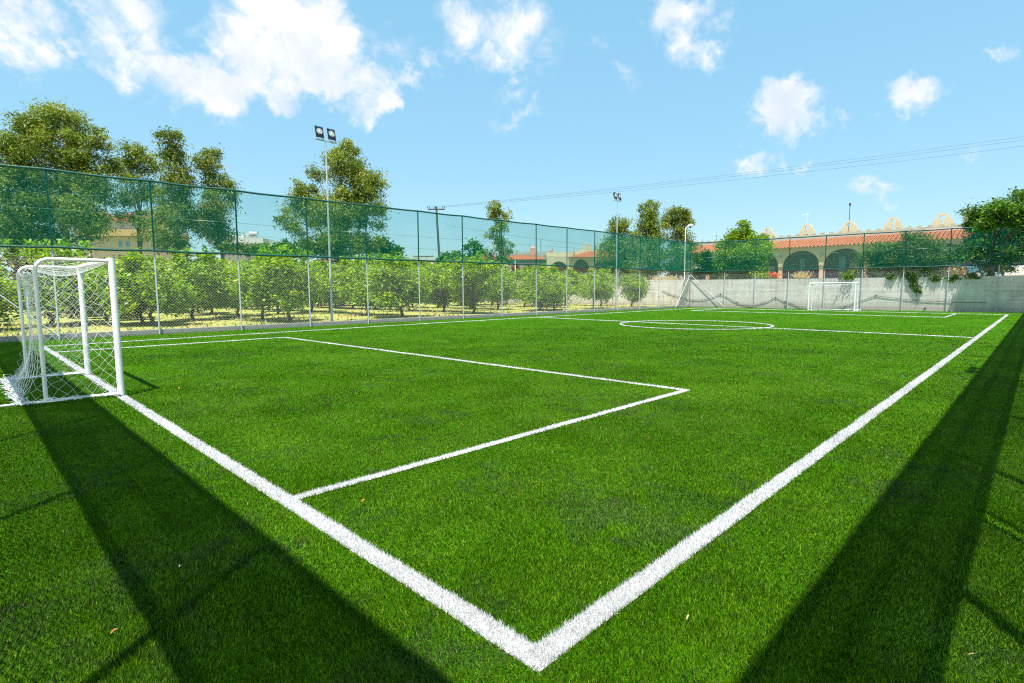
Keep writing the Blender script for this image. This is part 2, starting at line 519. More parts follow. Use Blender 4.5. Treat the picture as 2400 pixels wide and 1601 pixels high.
def sheet(name, x0, x1, y0, y1, z, m, nx=1, ny=1, amp=0.0):
    b = MB()
    for j in range(ny + 1):
        for i in range(nx + 1):
            x = x0 + (x1 - x0) * i / nx
            y = y0 + (y1 - y0) * j / ny
            zz = z + (amp * (math.sin(x * 0.7 + 1) * math.cos(y * 0.5) + 0.5 * math.sin(x * 1.9 + y * 1.3)) if amp else 0)
            b.v.append((x, y, zz))
    for j in range(ny):
        for i in range(nx):
            k = j * (nx + 1) + i
            b.f.append((k, k + 1, k + nx + 2, k + nx + 1))
            b.m.append(0)
    o = b.build(name, m, smooth=bool(amp))
    return tag(o, kind='structure')


g_far = ground_material('dry_earth', (0.42, 0.36, 0.20, 1), (0.16, 0.19, 0.06, 1), (0.36, 0.28, 0.20, 1), 0.05)
sheet('ground', -1500, 1500, -1500, 1500, -0.15, g_far)
sheet('turf_pitch', -1.99, 46.72, -1.99, 22.36, -0.036, turf_material())
sheet('orchard_ground', -30, 46.7, 22.56, 75, 0.08, ground_material('orchard_grass', (0.27, 0.285, 0.075, 1), (0.12, 0.20, 0.025, 1), (0.30, 0.21, 0.12, 1), 0.6), 60, 40, 0.03)
tb = MB()
tb.box(46.98, 300, -120, 140, -0.14, 2.28)
tag(tb.build('terrace_ground', ground_material('terrace_earth', (0.50, 0.42, 0.24, 1), (0.22, 0.24, 0.09, 1), (0.40, 0.33, 0.26, 1), 0.3)), kind='structure')


# ------------------------------------------------------------------ pitch lines
def seg_poly(a, b, w):
    a, b = np.array(a, float), np.array(b, float)
    d = (b - a) / np.linalg.norm(b - a)
    n = np.array([-d[1], d[0]]) * w / 2
    return a - n, b - n, b + n, a + n


WT, WB = 0.115, 0.085
e = WT / 2
LINES = [((0, -e), (0, 19.45), WT), ((0, 0), (14.0, -0.03), WT), ((14.0, -0.03), (42.35, -0.03), WT),
         ((0, 19.40), (14.5, 19.95), 0.08), ((14.5, 19.95), (43.6, 20.1), 0.09),
         ((42.3, -0.08), (43.6, 20.1), 0.10),
         ((20.95, 0), (22.3, 19.98), 0.085),
         ((e, 2.50), (6.24, 2.43), WB), ((6.20, 2.43), (6.14, 17.19), WB), ((6.14, 17.17), (e, 17.07), WB),
         ((42.4, 2.35), (36.3, 2.33), 0.09), ((36.3, 2.30), (37.6, 17.7), 0.10), ((37.6, 17.7), (43.3, 17.77), 0.09)]
CC, CR = (21.75, 9.85), 3.27
lm = mat('white_turf_line', (0.74, 0.75, 0.76), 0.85, scale=85, color2=(0.42, 0.43, 0.42), bump=0.3, bscale=90)
lb = MB()
for i, (a, b, w) in enumerate(LINES):
    z = -0.032 + 0.0005 * i
    p = seg_poly(a, b, w)
    lb.add([(q[0], q[1], z) for q in p], [(0, 1, 2, 3)])
N = 96
vs, fs = [], []
for k in range(N):
    an = 2 * math.pi * k / N
    for rr in (CR - 0.045, CR + 0.045):
        vs.append((CC[0] + rr * math.cos(an), CC[1] + rr * math.sin(an), -0.0245))
for k in range(N):
    k2 = (k + 1) % N
    fs.append((2 * k, 2 * k + 1, 2 * k2 + 1, 2 * k2))
lb.add(vs, fs)
tag(lb.build('pitch_markings', lm), kind='structure')


def on_line(x, y, jit):
    inside = np.zeros(len(x), bool)
    for a, b, w in LINES:
        a, b = np.array(a), np.array(b)
        L = np.linalg.norm(b - a)
        d = (b - a) / L
        u = (x - a[0]) * d[0] + (y - a[1]) * d[1]
        v = np.abs(-(x - a[0]) * d[1] + (y - a[1]) * d[0])
        inside |= (u > -0.01) & (u < L + 0.01) & (v < w / 2 + jit)
    r = np.hypot(x - CC[0], y - CC[1])
    inside |= np.abs(r - CR) < 0.045 + jit
    return inside


def smooth_noise(x, y, s, seed):
    """cheap value noise for the lay of the pile"""
    rg = np.random.default_rng(seed)
    tab = rg.random((256, 256))
    xs, ys = x / s + 40.3, y / s + 51.7
    xi, yi = np.floor(xs).astype(int), np.floor(ys).astype(int)
    fx, fy = xs - xi, ys - yi
    fx, fy = fx * fx * (3 - 2 * fx), fy * fy * (3 - 2 * fy)
    g = lambda i, j: tab[i % 256, j % 256]
    return (g(xi, yi) * (1 - fx) * (1 - fy) + g(xi + 1, yi) * fx * (1 - fy) + g(xi, yi + 1) * (1 - fx) * fy + g(xi + 1, yi + 1) * fx * fy)


def build_fibres():
    d0, d1 = 0.9, 46.0
    n = 2150000
    # density falls with distance as 1/d^2 (even on the picture), thinning out past 14 m
    d = d0 * (d1 / d0) ** RNG.random(n)
    keep = RNG.random(n) < np.clip(1.35 - d / 26.0, 0.22, 1.0)
    keep &= (d > 2.4) | (RNG.random(n) < 0.75)
    d = d[keep]
    th = YAW + (RNG.random(len(d)) - 0.5) * math.radians(110)
    x = CAM[0] + d * np.cos(th)
    y = CAM[1] + d * np.sin(th)
    k = (x > XF + 0.02) & (y > YR + 0.02) & (x < 46.4) & (y < 22.1)
    x, y, d = x[k], y[k], d[k]
    n = len(x)
    jit = (RNG.random(n) - 0.5) * 0.012
    k = ~on_line(x, y, jit)
    x, y, d = x[k], y[k], d[k]
    ng = len(x)
    # fibres of the lines, sown along each line so that they stay dense far away
    wx_, wy_ = [], []
    for a, b_, w in LINES:
        a, b_ = np.array(a), np.array(b_)
        L = np.linalg.norm(b_ - a)
        dr = (b_ - a) / L
        m = int(L * 9000)
        u = RNG.random(m) * L
        v = (RNG.random(m) - 0.5) * (w + 0.004)
        px, py = a[0] + dr[0] * u - dr[1] * v, a[1] + dr[1] * u + dr[0] * v
        dd = np.hypot(px - CAM[0], py - CAM[1])
        kk = RNG.random(m) < np.clip((2.2 / dd) ** 1.2 * (w / 0.115) * np.where(dd > 12, 1.5, 1.0), 0, 1)
        wx_.append(px[kk])
        wy_.append(py[kk])
    an = RNG.random(16000) * 2 * math.pi
    rr = CR + (RNG.random(16000) - 0.5) * 0.09
    wx_.append(CC[0] + rr * np.cos(an))
    wy_.append(CC[1] + rr * np.sin(an))
    wx_, wy_ = np.concatenate(wx_), np.concatenate(wy_)
    x, y = np.concatenate([x, wx_]), np.concatenate([y, wy_])
    d = np.hypot(x - CAM[0], y - CAM[1])
    n = len(x)
    white = np.zeros(n, bool)
    white[ng:] = True
    w = 0.0034 * np.maximum(d / 2.7, 0.72)
    w[white] = 0.0034 * np.clip((d[white] / 2.2) ** 0.85, 0.8, 8)
    w *= RNG.uniform(0.7, 1.3, n)
    lay = smooth_noise(x, y, 0.30, 1) * 0.6 + smooth_noise(x, y, 1.4, 2) * 0.4
    h = RNG.uniform(0.015, 0.030, n) * (0.80 + 0.4 * lay) * np.where(white, 1.06, 1.0)
    lean = np.abs(RNG.normal(0.62, 0.34, n)) * (0.6 + 0.8 * smooth_noise(x, y, 0.5, 5))
    lean = np.clip(lean, 0, 1.35)
    az = RNG.normal(0, 1.5, n) + 2 * math.pi * smooth_noise(x, y, 0.9, 3) * 1.2 + 0.5
    face = RNG.random(n) * math.pi
    dx, dy = np.cos(az) * np.sin(lean) * h, np.sin(az) * np.sin(lean) * h
    dz = np.cos(lean) * h
    wx, wy = np.cos(face) * w / 2, np.sin(face) * w / 2
    z0 = np.full(n, -0.030)
    V = np.empty((n, 3, 3), np.float32)
    V[:, 0] = np.stack([x - wx, y - wy, z0], 1)
    V[:, 1] = np.stack([x + wx, y + wy, z0], 1)
    V[:, 2] = np.stack([x + dx, y + dy, z0 + dz], 1)
    t = RNG.random(n)
    patch = smooth_noise(x, y, 0.75, 7) * 0.4 + smooth_noise(x, y, 0.17, 8) * 0.35 + smooth_noise(x, y, 2.7, 9) * 0.25
    con = np.clip(3.2 / d, 0.30, 1.0)
    v = 1.0 + (0.9 * (RNG.random(n) - 0.5)) * con
    v *= 1.0 + 0.85 * (patch - 0.5) * (0.45 + 0.55 * con)
    # the lay of the pile: broad brushed drifts along the pitch
    drift = smooth_noise(x * 0.35 + y * 0.1, y, 0.9, 41) * 0.5 + smooth_noise(x * 0.5, y, 2.6, 42) * 0.5
    v *= (1.02 + 0.16 * smooth_noise(x, y, 3.7, 55)) + 0.75 * (drift - 0.5)
    # patches where the rubber infill shows between thinner pile
    worn = np.clip((smooth_noise(x, y, 0.28, 31) * 0.35 + smooth_noise(x, y, 0.09, 33) * 0.3 + smooth_noise(x, y, 0.9, 32) * 0.35 - 0.56) * 5, 0, 1)
    v *= 0.93 - 0.20 * worn
    c_dark = np.array([0.012, 0.050, 0.001])
    c_mid = np.array([0.084, 0.205, 0.003])
    c_yel = np.array([0.190, 0.325, 0.012])
    cc = np.where((t < 0.36)[:, None], c_dark, np.where((t < 0.80)[:, None], c_mid, c_yel))
    mean = 0.36 * c_dark + 0.44 * c_mid + 0.20 * c_yel
    cc = (mean + (cc - mean) * con[:, None]) * v[:, None]
    cc = cc * (1 - 0.25 * worn[:, None]) + worn[:, None] * 0.25 * cc.mean(axis=1, keepdims=True)
    odd = RNG.random(n)
    cc[odd < 0.002] = (0.35, 0.27, 0.12)
    cw = np.stack([0.84 * (0.62 + 0.38 * RNG.random(n))] * 3, 1) * np.array([1, 1, 1.01])

    def mk(name, sel, colr, m, label, cat):
        vv = V[sel].reshape(-1, 3)
        nt = len(vv) // 3
        me = bpy.data.meshes.new(name)
        me.vertices.add(nt * 3)
        me.vertices.foreach_set('co', vv.ravel())
        me.loops.add(nt * 3)
        me.loops.foreach_set('vertex_index', np.arange(nt * 3, dtype=np.int32))
        me.polygons.add(nt)
        me.polygons.foreach_set('loop_start', np.arange(0, nt * 3, 3, dtype=np.int32))
        me.polygons.foreach_set('loop_total', np.full(nt, 3, np.int32))
        at_ = me.attributes.new('fibre', 'FLOAT_COLOR', 'POINT')
        ca = np.ones((nt, 3, 4), np.float32)
        ca[:, :, :3] = colr[sel][:, None, :]
        at_.data.foreach_set('color', ca.ravel())
        me.materials.append(m)
        me.update()
        me.validate()
        o = bpy.data.objects.new(name, me)
        col.objects.link(o)
        tag(o, label, cat, kind='stuff')

    mk('turf_fibres', ~white, cc, fibre_material('green_fibre'), 'bright green artificial grass pile covering the pitch', 'artificial grass')
    mk('line_fibres', white, cw, fibre_material('white_fibre'), 'white artificial grass pile forming the pitch lines', 'artificial grass')
    print('fibres', ng, n - ng)


build_fibres()

# ------------------------------------------------------------------ kerb and concrete wall
kb = MB()
kb.box(-2.3, 46.70, 22.37, 22.55, -0.14, 0.145)
ko = kb.build('concrete_kerb', MT['concrete'], bevel=0.01)
tag(ko, 'low grey concrete kerb running under the long left fence beside the orchard', 'kerb')
wb = MB()
ny = 60
ys = [-14 + i * (60 + 14) / ny for i in range(ny + 1)]
prof = lambda y: 2.34 + 0.008 * (y + 2)
for i in range(ny):
    a, b_ = ys[i], ys[i + 1]
    wb.add([(46.73, a, -0.14), (46.73, b_, -0.14), (46.73, b_, prof(b_)), (46.73, a, prof(a)), (46.98, a, -0.14), (46.98, b_, -0.14), (46.98, b_, prof(b_)), (46.98, a, prof(a))],
           [(0, 3, 2, 1), (4, 5, 6, 7), (3, 7, 6, 2)])
wb.add([(46.73, -14, -0.14), (46.98, -14, -0.14), (46.98, -14, prof(-14)), (46.73, -14, prof(-14))], [(0, 1, 2, 3)])
wall = empty('retaining_wall', (46.73, 0, 0))
wo = wb.build('wall_face', wall_material())
wo.parent = wall
wo.location = (-46.73, 0, 0)
tag(wall, 'pale board marked concrete retaining wall behind the far fence', 'wall')

# black hose hanging in swags on the wall
hp = [(25.3, 1.57), (24.6, 1.25), (23.2, .86), (22.2, .62), (21.4, .62), (20.7, .70), (19.9, .95), (19.4, 1.17), (18.9, .95), (18.3, .60), (17.6, .30), (16.8, .17), (16.3, .20), (15.7, .42), (15.3, .52),
      (14.9, .78), (14.65, .88), (14.3, .74), (13.9, .56), (13.5, .45), (12.9, .17), (12.2, .03), (11.4, .02), (10.2, .05), (9.5, .22), (9.0, .43), (8.3, .72), (7.5, 1.07), (6.9, .95), (6.3, .87), (5.0, .72), (3.8, .66), (2.6, .60), (1.2, .63)]
hb = MB()
pts = []
for i in range(len(hp) - 1):
    for s_ in range(3):
        t = s_ / 3
        pts.append((46.69, hp[i][0] * (1 - t) + hp[i + 1][0] * t, hp[i][1] * (1 - t) + hp[i + 1][1] * t + 0.008 * math.sin(i * 2 + s_)))
pts.append((46.69, *hp[-1]))
hb.tube(pts, 0.018, 6)
hose = empty('hose', (46.69, 13, 0))
o = hb.build('pipe', MT['hose'], smooth=True)
o.parent = hose
o.location = (-46.69, -13, 0)
for y_, z_ in ((19.4, 1.17), (14.65, .88), (7.5, 1.07), (17.9, .45), (13.9, .54), (9.5, .22), (22.0, .55)):
    cb_ = MB()
    cb_.box(46.655, 46.73, y_ - 0.04, y_ + 0.04, z_ - 0.05, z_ + 0.05)
    o = cb_.build('clip', MT['hose'])
    o.parent = hose
    o.location = (-46.69, -13, 0)
tag(hose, 'black hose hanging in swags along the concrete wall', 'hose')
for y_, z_, r_ in ((13.86, .17, .05), (4.5, .16, .07), (22.6, .60, .05)):
    b_ = MB()
    b_.tube([(46.73, y_, z_), (46.66, y_, z_)], r_, 10)
    tag(b_.build('drain_outlet', MT['hose']), {13.86: 'small black pipe outlet low on the wall left of the far goal', 4.5: 'small black pipe outlet in the wall shaded by foliage right of the far goal', 22.6: 'small black pipe outlet in the wall near the far left fence corner'}[y_], 'pipe outlet', 'pipe outlets in the concrete wall')


# ------------------------------------------------------------------ fences
def chain_panel(p0, p1, z0, z1, parent, pitch=0.105, r=0.0024):
    """woven wire diamonds between two posts"""
    p0, p1 = np.array(p0, float), np.array(p1, float)
    L = np.linalg.norm(p1 - p0)
    d = (p1 - p0) / L
    H = z1 - z0
    nrm = np.array([-d[1], d[0]])
    b = MB()
    k = 0
    s = -H
    while s < L:
        for sg in (1, -1):
            u0, v0 = (s, 0.0)
            u1, v1 = (s + H, H)
            if u0 < 0:
                v0 -= u0
                u0 = 0
            if u1 > L:
                v1 -= (u1 - L)
                u1 = L
            if u1 - u0 > 0.02:
                if sg < 0:
                    u0, u1 = L - u0, L - u1
                of = 0.002 * sg
                a = p0 + d * u0 + nrm * of
                c = p0 + d * u1 + nrm * of
                # three-sided wire
                A = np.array([a[0], a[1], z0 + v0])
                C_ = np.array([c[0], c[1], z0 + v1])
                dirv = (C_ - A) / np.linalg.norm(C_ - A)
                n1 = np.array([nrm[0], nrm[1], 0])
                n2 = np.cross(dirv, n1)
                vv = []
                for P_ in (A, C_):
                    for an in (0, 2.094, 4.189):
                        vv.append(P_ + (n1 * math.cos(an) + n2 * math.sin(an)) * r)
                b.add(vv, [(0, 1, 4, 3), (1, 2, 5, 4), (2, 0, 3, 5)])
        s += pitch * 1.0
        k += 1
    o = b.build('chain_link_panel', MT['wire'])
    o.parent = parent
    return o


def net_panel(p0, p1, z0, z1, parent, off):
    p0, p1 = np.array(p0, float), np.array(p1, float)
    d = (p1 - p0)
    L = np.linalg.norm(d)
    d /= L
    nrm = np.array([-d[1], d[0]])
    b = MB()
    nx, nz = 10, 6
    ph = random.random() * 6
    for j in range(nz + 1):
        for i in range(nx + 1):
            u, v = i / nx, j / nz
            bul = 0.025 * math.sin(math.pi * u) * math.sin(math.pi * v) * math.sin(ph + 5 * u + 2 * v)
            q = p0 + d * u * L + nrm * (off + bul)
            b.v.append((q[0], q[1], (z0[0] * (1 - u) + z0[1] * u) * (1 - v) + (z1[0] * (1 - u) + z1[1] * u) * v))
    for j in range(nz):
        for i in range(nx):
            k = j * (nx + 1) + i
            b.f.append((k, k + 1, k + nx + 2, k + nx + 1))
            b.m.append(0)
    o = b.build('shade_net', MT['net'], smooth=True)
    o.parent = parent
    return o


def fence(label, posts, zt, zm, side, gap=None, seam=False, wr=0.0024, braces=(), wirez=1.25, pr=0.032, cat='fence', dark=()):
    """posts: list of (x, y); zt, zm: heights of top and middle rail at every post; side: the face towards the pitch"""
    root = empty('sports_fence', (posts[0][0], posts[0][1], 0))
    base = np.array([posts[0][0], posts[0][1]])
    P = [np.array(p) - base for p in posts]
    d = P[-1] - P[0]
    d = d / np.linalg.norm(d)
    nrm = np.array([-d[1], d[0]]) * side
    for i, p in enumerate(P):
        b = MB()
        b.tube([(p[0], p[1], -0.1), (p[0], p[1], zm[i] - 0.04)], pr, 8)
        b.tube([(p[0], p[1], zm[i] - 0.04), (p[0], p[1], zt[i])], pr, 8, 1)
        b.build('post', [MT['galv'], MT['dark_post'] if i in dark else MT['tinted_post']], root, smooth=True)
    for nm, zz in (('top_rail', zt), ('middle_rail', zm)):
        b = MB()
        pl = []
        for i in range(len(P) - 1):
            for s_ in range(6):
                t = s_ / 6
                q = P[i] * (1 - t) + P[i + 1] * t + nrm * 0.035
                z = zz[i] * (1 - t) + zz[i + 1] * t - 0.025 * math.sin(math.pi * t) + 0.006 * math.sin(7 * t + i)
                pl.append((q[0], q[1], z))
        q = P[-1] + nrm * 0.035
        pl.append((q[0], q[1], zz[-1]))
        b.tube(pl, 0.041, 8)
        b.build(nm, MT['green_rail'], root, smooth=True)
    b = MB()
    for i in range(len(P) - 1):
        a, c = P[i] + nrm * 0.04, P[i + 1] + nrm * 0.04
        za, zc = zm[i] + wirez, zm[i + 1] + wirez
        m_ = (a + c) / 2
        b.tube([(a[0], a[1], za), (m_[0], m_[1], (za + zc) / 2 - 0.02), (c[0], c[1], zc)], 0.006, 4)
    b.build('tension_wire', MT['wire'], root)
    for i in range(len(P) - 1):
        if gap is not None and i in gap:
            a, c = gap[i]
            ln = np.linalg.norm(P[i + 1] - P[i])
            # mesh stops short of a gate post, leaving an open slot
            if a > 0.05:
                chain_panel(P[i], P[i] + d * a, 0.02, zm[i], root, r=wr)
            if ln - c > 0.05:
                chain_panel(P[i] + d * c, P[i + 1], 0.02, zm[i], root, r=wr)
            for s_ in (a, c):
                q = P[i] + d * s_
                b = MB()
                b.tube([(q[0], q[1], 0), (q[0], q[1], zm[i])], 0.022, 8)
                b.build('gate_post', MT['galv'], root, smooth=True)
        else:
            chain_panel(P[i], P[i + 1], 0.02, min(zm[i], zm[i + 1]), root, r=wr)
        net_panel(P[i], P[i + 1], (zm[i], zm[i + 1]), (zt[i], zt[i + 1]), root, 0.06 * side)
        if seam:
            # the two widths of net overlap in an uneven strip at the tension wire
            sa, sb = random.uniform(-.12, .12), random.uniform(-.12, .12)
            net_panel(P[i], P[i + 1], (zm[i] + 1.05 + sa, zm[i + 1] + 1.05 + sb), (zm[i] + 1.45 + sb, zm[i + 1] + 1.45 + sa), root, 0.075 * side).name = 'net_seam'
    for (a, za, c, zc) in braces:
        a, c = np.array(a) - base, np.array(c) - base
        b = MB()
        b.tube([(a[0], a[1], za), (c[0], c[1], zc)], 0.024, 8)
        b.build('brace', MT['galv'], root, smooth=True)
    tag(root, label, cat, 'tall fences round the pitch')
    return root


lx = [XF, 0.67, 3.59, 6.53, 9.50, 12.47, 15.57, 18.62, 21.75, 24.9, 28.1, 31.35, 34.47, 37.66, 40.8, 43.9, XB]
lp = [(x, YL) for x in lx]
lzt = [5.57 + 0.36 * min(1, (x + 2) / 36) for x in lx]
lzm = [3.05 + 0.25 * min(1, (x + 2) / 34) for x in lx]
fence('long left fence of green shade net over chain link before the citrus orchard', lp, lzt, lzm, -1,
      braces=[((XF, YL), 2.75, (0.67, YL), 0.05), ((XB, YL), 3.0, (43.9, YL - .03), 0.05)], dark=(3,))
byv = [YL, 19.02, 16.38, 13.68, 11.0, 8.44, 5.86, 3.29, 0.7, YR]
bp = [(XB, y) for y in byv]
bzt = [5.65 + 0.22 * min(1, max(0, (y - 1) / 18)) for y in byv]
bzt[0] = lzt[-1]
bzm = [3.13 + 0.11 * min(1, max(0, (y - 1) / 18)) for y in byv]
bzm[0] = lzm[-1]
fence('far end fence of green shade net standing before the concrete wall', bp, bzt, bzm, -1,
      braces=[((XB, YL), 3.0, (XB - 0.03, 19.02), 0.05), ((XB, YR), 2.9, (XB - .03, 0.7), 0.08)])
gy = [YR, 0.75, 3.30, 5.97, 8.6, 11.2, 13.9, 16.6, 19.3, YL]
fence('goal line fence of green shade net behind the near goal', [(XF, y) for y in gy], [5.65] + [5.62] * 8 + [5.57], [3.08] * 10, -1, wr=0.0036)
rx_ = [XF, 1.05, 3.65, 6.5, 9.4, 12.4, 15.4, 18.4, 21.4, 24.5, 27.6, 30.7, 33.8, 37.0, 40.2, 43.4, XB]
fence('right touchline fence of green shade net whose shadow lies on the grass', [(x, YR) for x in rx_], [5.65] * 17, [3.1] * 16 + [3.13], 1, seam=True, wr=0.004, pr=0.042,
      gap={1: (1.24, 1.42)})


# ------------------------------------------------------------------ goals
def net_strands(b, S, nu, nv, r=0.0026, seed=0, sag=0.0):
    """diamond netting over a parametric surface S(u, v)"""
    rg = random.Random(seed)
    jit = {}

    def node(i, j):
        k = (i, j)
        if k not in jit:
            jit[k] = (rg.uniform(-.36, .36), rg.uniform(-.36, .36))
        a, c = jit[k]
        u = min(1, max(0, (i + (a if 0 < i < nu else 0)) / nu))
        v = min(1, max(0, (j + (c if 0 < j < nv else 0)) / nv))
        return Vector(S(u, v))
    for i in range(nu + 1):
        for j in range(nv + 1):
            if (i + j) % 2:
                continue
            for di, dj in ((1, 1), (-1, 1)):
                if 0 <= i + di <= nu and j + dj <= nv:
                    p, q = node(i, j), node(i + di, j + dj)
                    m = (p + q) / 2
                    m.z -= sag
                    b.tube([p, m, q], r, 3, caps=False)


def make_goal(W=3.0, H=2.0, D=0.86):
    """opening in the local x = 0 plane facing +x, frame behind it towards -x"""
    root = empty('football_goal', (0, 0, 0))
    wp = MT['white_paint']
    for y in (-W / 2, W / 2):
        b = MB()
        b.tube([(0, y, 0), (0, y, H + 0.04)], 0.046, 16)
        b.build('post', wp, root, smooth=True, bevel=0.004)
    b = MB()
    b.tube([(0, -W / 2 + .04, H), (0, W / 2 - .04, H)], 0.044, 16)
    b.build('crossbar', wp, root, smooth=True)
    for y in (-W / 2, W / 2):
        s_ = 1 if y > 0 else -1
        yb = y - 0.02 * s_ if True else y
        pl = [(-0.03, y, H - 0.005), (-D + 0.16, y, H - 0.005)]
        for k in range(1, 7):
            a = k / 6 * math.pi / 2
            pl.append((-D + 0.16 - 0.16 * math.sin(a), y, H - 0.165 + 0.16 * math.cos(a)))
        pl.append((-D, y, 0.02))
        b = MB()
        b.tube(pl, 0.026, 10)
        b.build('back_frame', wp, root, smooth=True)
        b = MB()
        b.tube([(-0.04, y, 0.025), (-D - .15, y, 0.025), (-1.85, y + 0.05, 0.02)], 0.017, 8)
        b.build('ground_bar', wp, root, smooth=True)
    nb = MB()
    # two side nets
    for y in (-W / 2, W / 2):
        s_ = 1 if y > 0 else -1

        def S(u, v, y=y, s_=s_):
            z = (H - 0.04) * (1 - v)
            flare = max(0, v - 0.6) * 0.5
            x = -0.05 - (D - 0.05 + flare) * u
            return (x, y + s_ * (-0.05 * math.sin(math.pi * u) * math.sin(math.pi * v) + 0.04 * v * v), max(0.015, z - 0.05 * math.sin(math.pi * u) * (1 - v)))
        net_strands(nb, S, 13, 25, 0.0019, seed=int(y * 10) + 40)
    # top net, sagging between crossbar and back frame

    def S2(u, v):
        x = -0.03 - (D - 0.08) * v
        sag = 0.13 * math.sin(math.pi * v) * math.sin(math.pi * u) + 0.05 * math.sin(math.pi * u)
        return (x, -W / 2 + W * u, H - 0.02 - sag)
    net_strands(nb, S2, 30, 10, 0.0020, seed=5)

    # back net: hangs in the frame, then spreads onto the grass

    def S3(u, v):
        z = (H - 0.12) * (1 - v) - 0.06 * math.sin(math.pi * u) * (1 - v)
        fl = max(0, v - 0.55)
        x = -D + 0.02 - 0.06 * math.sin(math.pi * v * .8) * math.sin(5 * u) - fl * fl * 1.5
        return (x, -W / 2 + 0.03 + (W - 0.06) * u, max(0.015, z))
    net_strands(nb, S3, 34, 22, 0.0021, seed=9)
    # gathered hem lying on the ground
    rg = random.Random(4)
    for k in range(330):
        t = rg.random()
        side = rg.random()
        if side < 0.72:
            p = Vector((-D - 0.28 + rg.uniform(-.05, .09), -W / 2 + W * t, rg.uniform(.01, .07)))
            q = p + Vector((rg.uniform(-.10, .08), rg.uniform(.05, .22), rg.uniform(-.03, .03)))
        else:
            y = -W / 2 - 0.04 if side < 0.86 else W / 2 + 0.04
            p = Vector((-(D + .22) * t, y + rg.uniform(-.02, .03), rg.uniform(.01, .04)))
            q = p + Vector((-rg.uniform(.06, .2), rg.uniform(-.03, .03), rg.uniform(-.02, .03)))
        q.z = max(0.008, q.z)
        m = (p + q) / 2 + Vector((rg.uniform(-.04, .04), rg.uniform(-.04, .04), rg.uniform(0, .04)))
        nb.tube([p, m, q], 0.0035, 4, caps=False)
    hem = [(-(D + .26) * t / 12, -W / 2 - 0.03 - .03 * math.sin(t), 0.02) for t in range(13)]
    hem += [(-D - 0.28 + 0.03 * math.sin(t * 1.7), -W / 2 + W * t / 24, 0.03 + .012 * math.sin(t * 2.3)) for t in range(25)]
    hem += [(-(D + .26) * (12 - t) / 12, W / 2 + 0.03, 0.02) for t in range(13)]
    nb.tube(hem, 0.009, 5)
    o = nb.build('net', MT['white_rope'], root)
    return root


goal = make_goal(3.0)
goal.location = (0.0, 9.90, 0)
tag(goal, 'large white near goal standing on the goal line at the left edge', 'goal', 'football goals')
g2 = copy_tree(goal)
g2.location = (43.0, 9.58, 0)
g2.rotation_euler = (0, 0, math.pi)
g2['label'] = 'small distant white goal before the concrete wall at the far end'


# ------------------------------------------------------------------ floodlights and lamps
def floodlight(loc, H, aim, label):
    root = empty('floodlight_mast', loc)
    b = MB()
    b.tube([(0, 0, -0.1), (0, 0, 3.4)], [0.060, 0.056], 12)
    b.build('lower_pole', MT['galv'], root, smooth=True)
    b = MB()
    b.tube([(0, 0, 3.4), (0, 0, H - 0.8)], [0.048, 0.040], 12)
    b.tube([(0, 0, H - 0.8), (0, 0, H)], 0.030, 12)
    b.build('upper_pole', MT['galv'], root, smooth=True)
    b = MB()
    b.box(-0.54, 0.54, -0.035, 0.035, H, H + 0.06)
    b.build('crossbar', MT['galv'], root)
    for s_ in (-0.30, 0.30):
        tilt = math.radians(-14)
        hd = MB()
        w, h = 0.205, 0.27
        # tapered housing, open face towards local -y
        vs = [(-w, 0, -h), (w, 0, -h), (w, 0, h), (-w, 0, h), (-w * .5, 0.13, -h * .5), (w * .5, 0.13, -h * .5), (w * .5, 0.13, h * .7), (-w * .5, 0.13, h * .7)]
        hd.add(vs, [(0, 1, 2, 3), (4, 7, 6, 5), (0, 4, 5, 1), (1, 5, 6, 2), (2, 6, 7, 3), (3, 7, 4, 0)])
        hd.box(-w - .012, w + .012, -0.02, 0.0, h, h + .014)
        ho = hd.build('lamp_head', MT['black'], root, bevel=0.008)
        ho.location = (s_, -0.02, H + 0.36)
        ho.rotation_euler = (tilt, 0, 0)
        rf = MB()
        n = 24
        rings = [(0.145, -0.006), (0.13, 0.0), (0.09, -0.004), (0.045, -0.002)]
        vs = []
        for rr, yy in rings:
            for k in range(n):
                a = 2 * math.pi * k / n
                vs.append((rr * math.cos(a), -0.012 + yy, 0.05 + rr * math.sin(a)))
        fs = [(i * n + k, i * n + (k + 1) % n, (i + 1) * n + (k + 1) % n, (i + 1) * n + k) for i in range(3) for k in range(n)]
        fs.append(tuple(3 * n + k for k in range(n)))
        rf.add(vs, fs)
        ro = rf.build('reflector', MT['chrome'], ho, smooth=True)
        bl = MB()
        bl.tube([(0, -0.03, -0.02), (0, -0.03, 0.12)], 0.022, 8)
        bl.build('bulb', MT['bulb'], ho, smooth=True)
        br = MB()
        br.box(s_ - 0.2, s_ - 0.18, -0.03, 0.03, H + 0.06, H + 0.30)
        br.box(s_ + 0.18, s_ + 0.2, -0.03, 0.03, H + 0.06, H + 0.30)
        br.build('bracket', MT['galv'], root)
    root.rotation_euler = (0, 0, aim)
    return tag(root, label, 'floodlight', 'twin headed floodlight masts')


MT['chrome'] = mat('lamp_reflector', (0.70, 0.72, 0.68), 0.28, 0.7, var=0.1, scale=6)
MT['bulb'] = mat('lamp_bulb', (0.62, 0.60, 0.40), 0.15, var=0.02)
floodlight((10.93, 23.05, 0.05), 8.52, 0.0, 'nearer floodlight mast with two black lamps before the big eucalyptus')
floodlight((36.2, 23.6, 0.05), 8.72, 0.0, 'farther floodlight mast with two small black lamps near the far corner')
floodlight((9.55, -2.30, 0.0), 8.5, math.pi, 'floodlight mast outside the right fence seen only by its shadow')


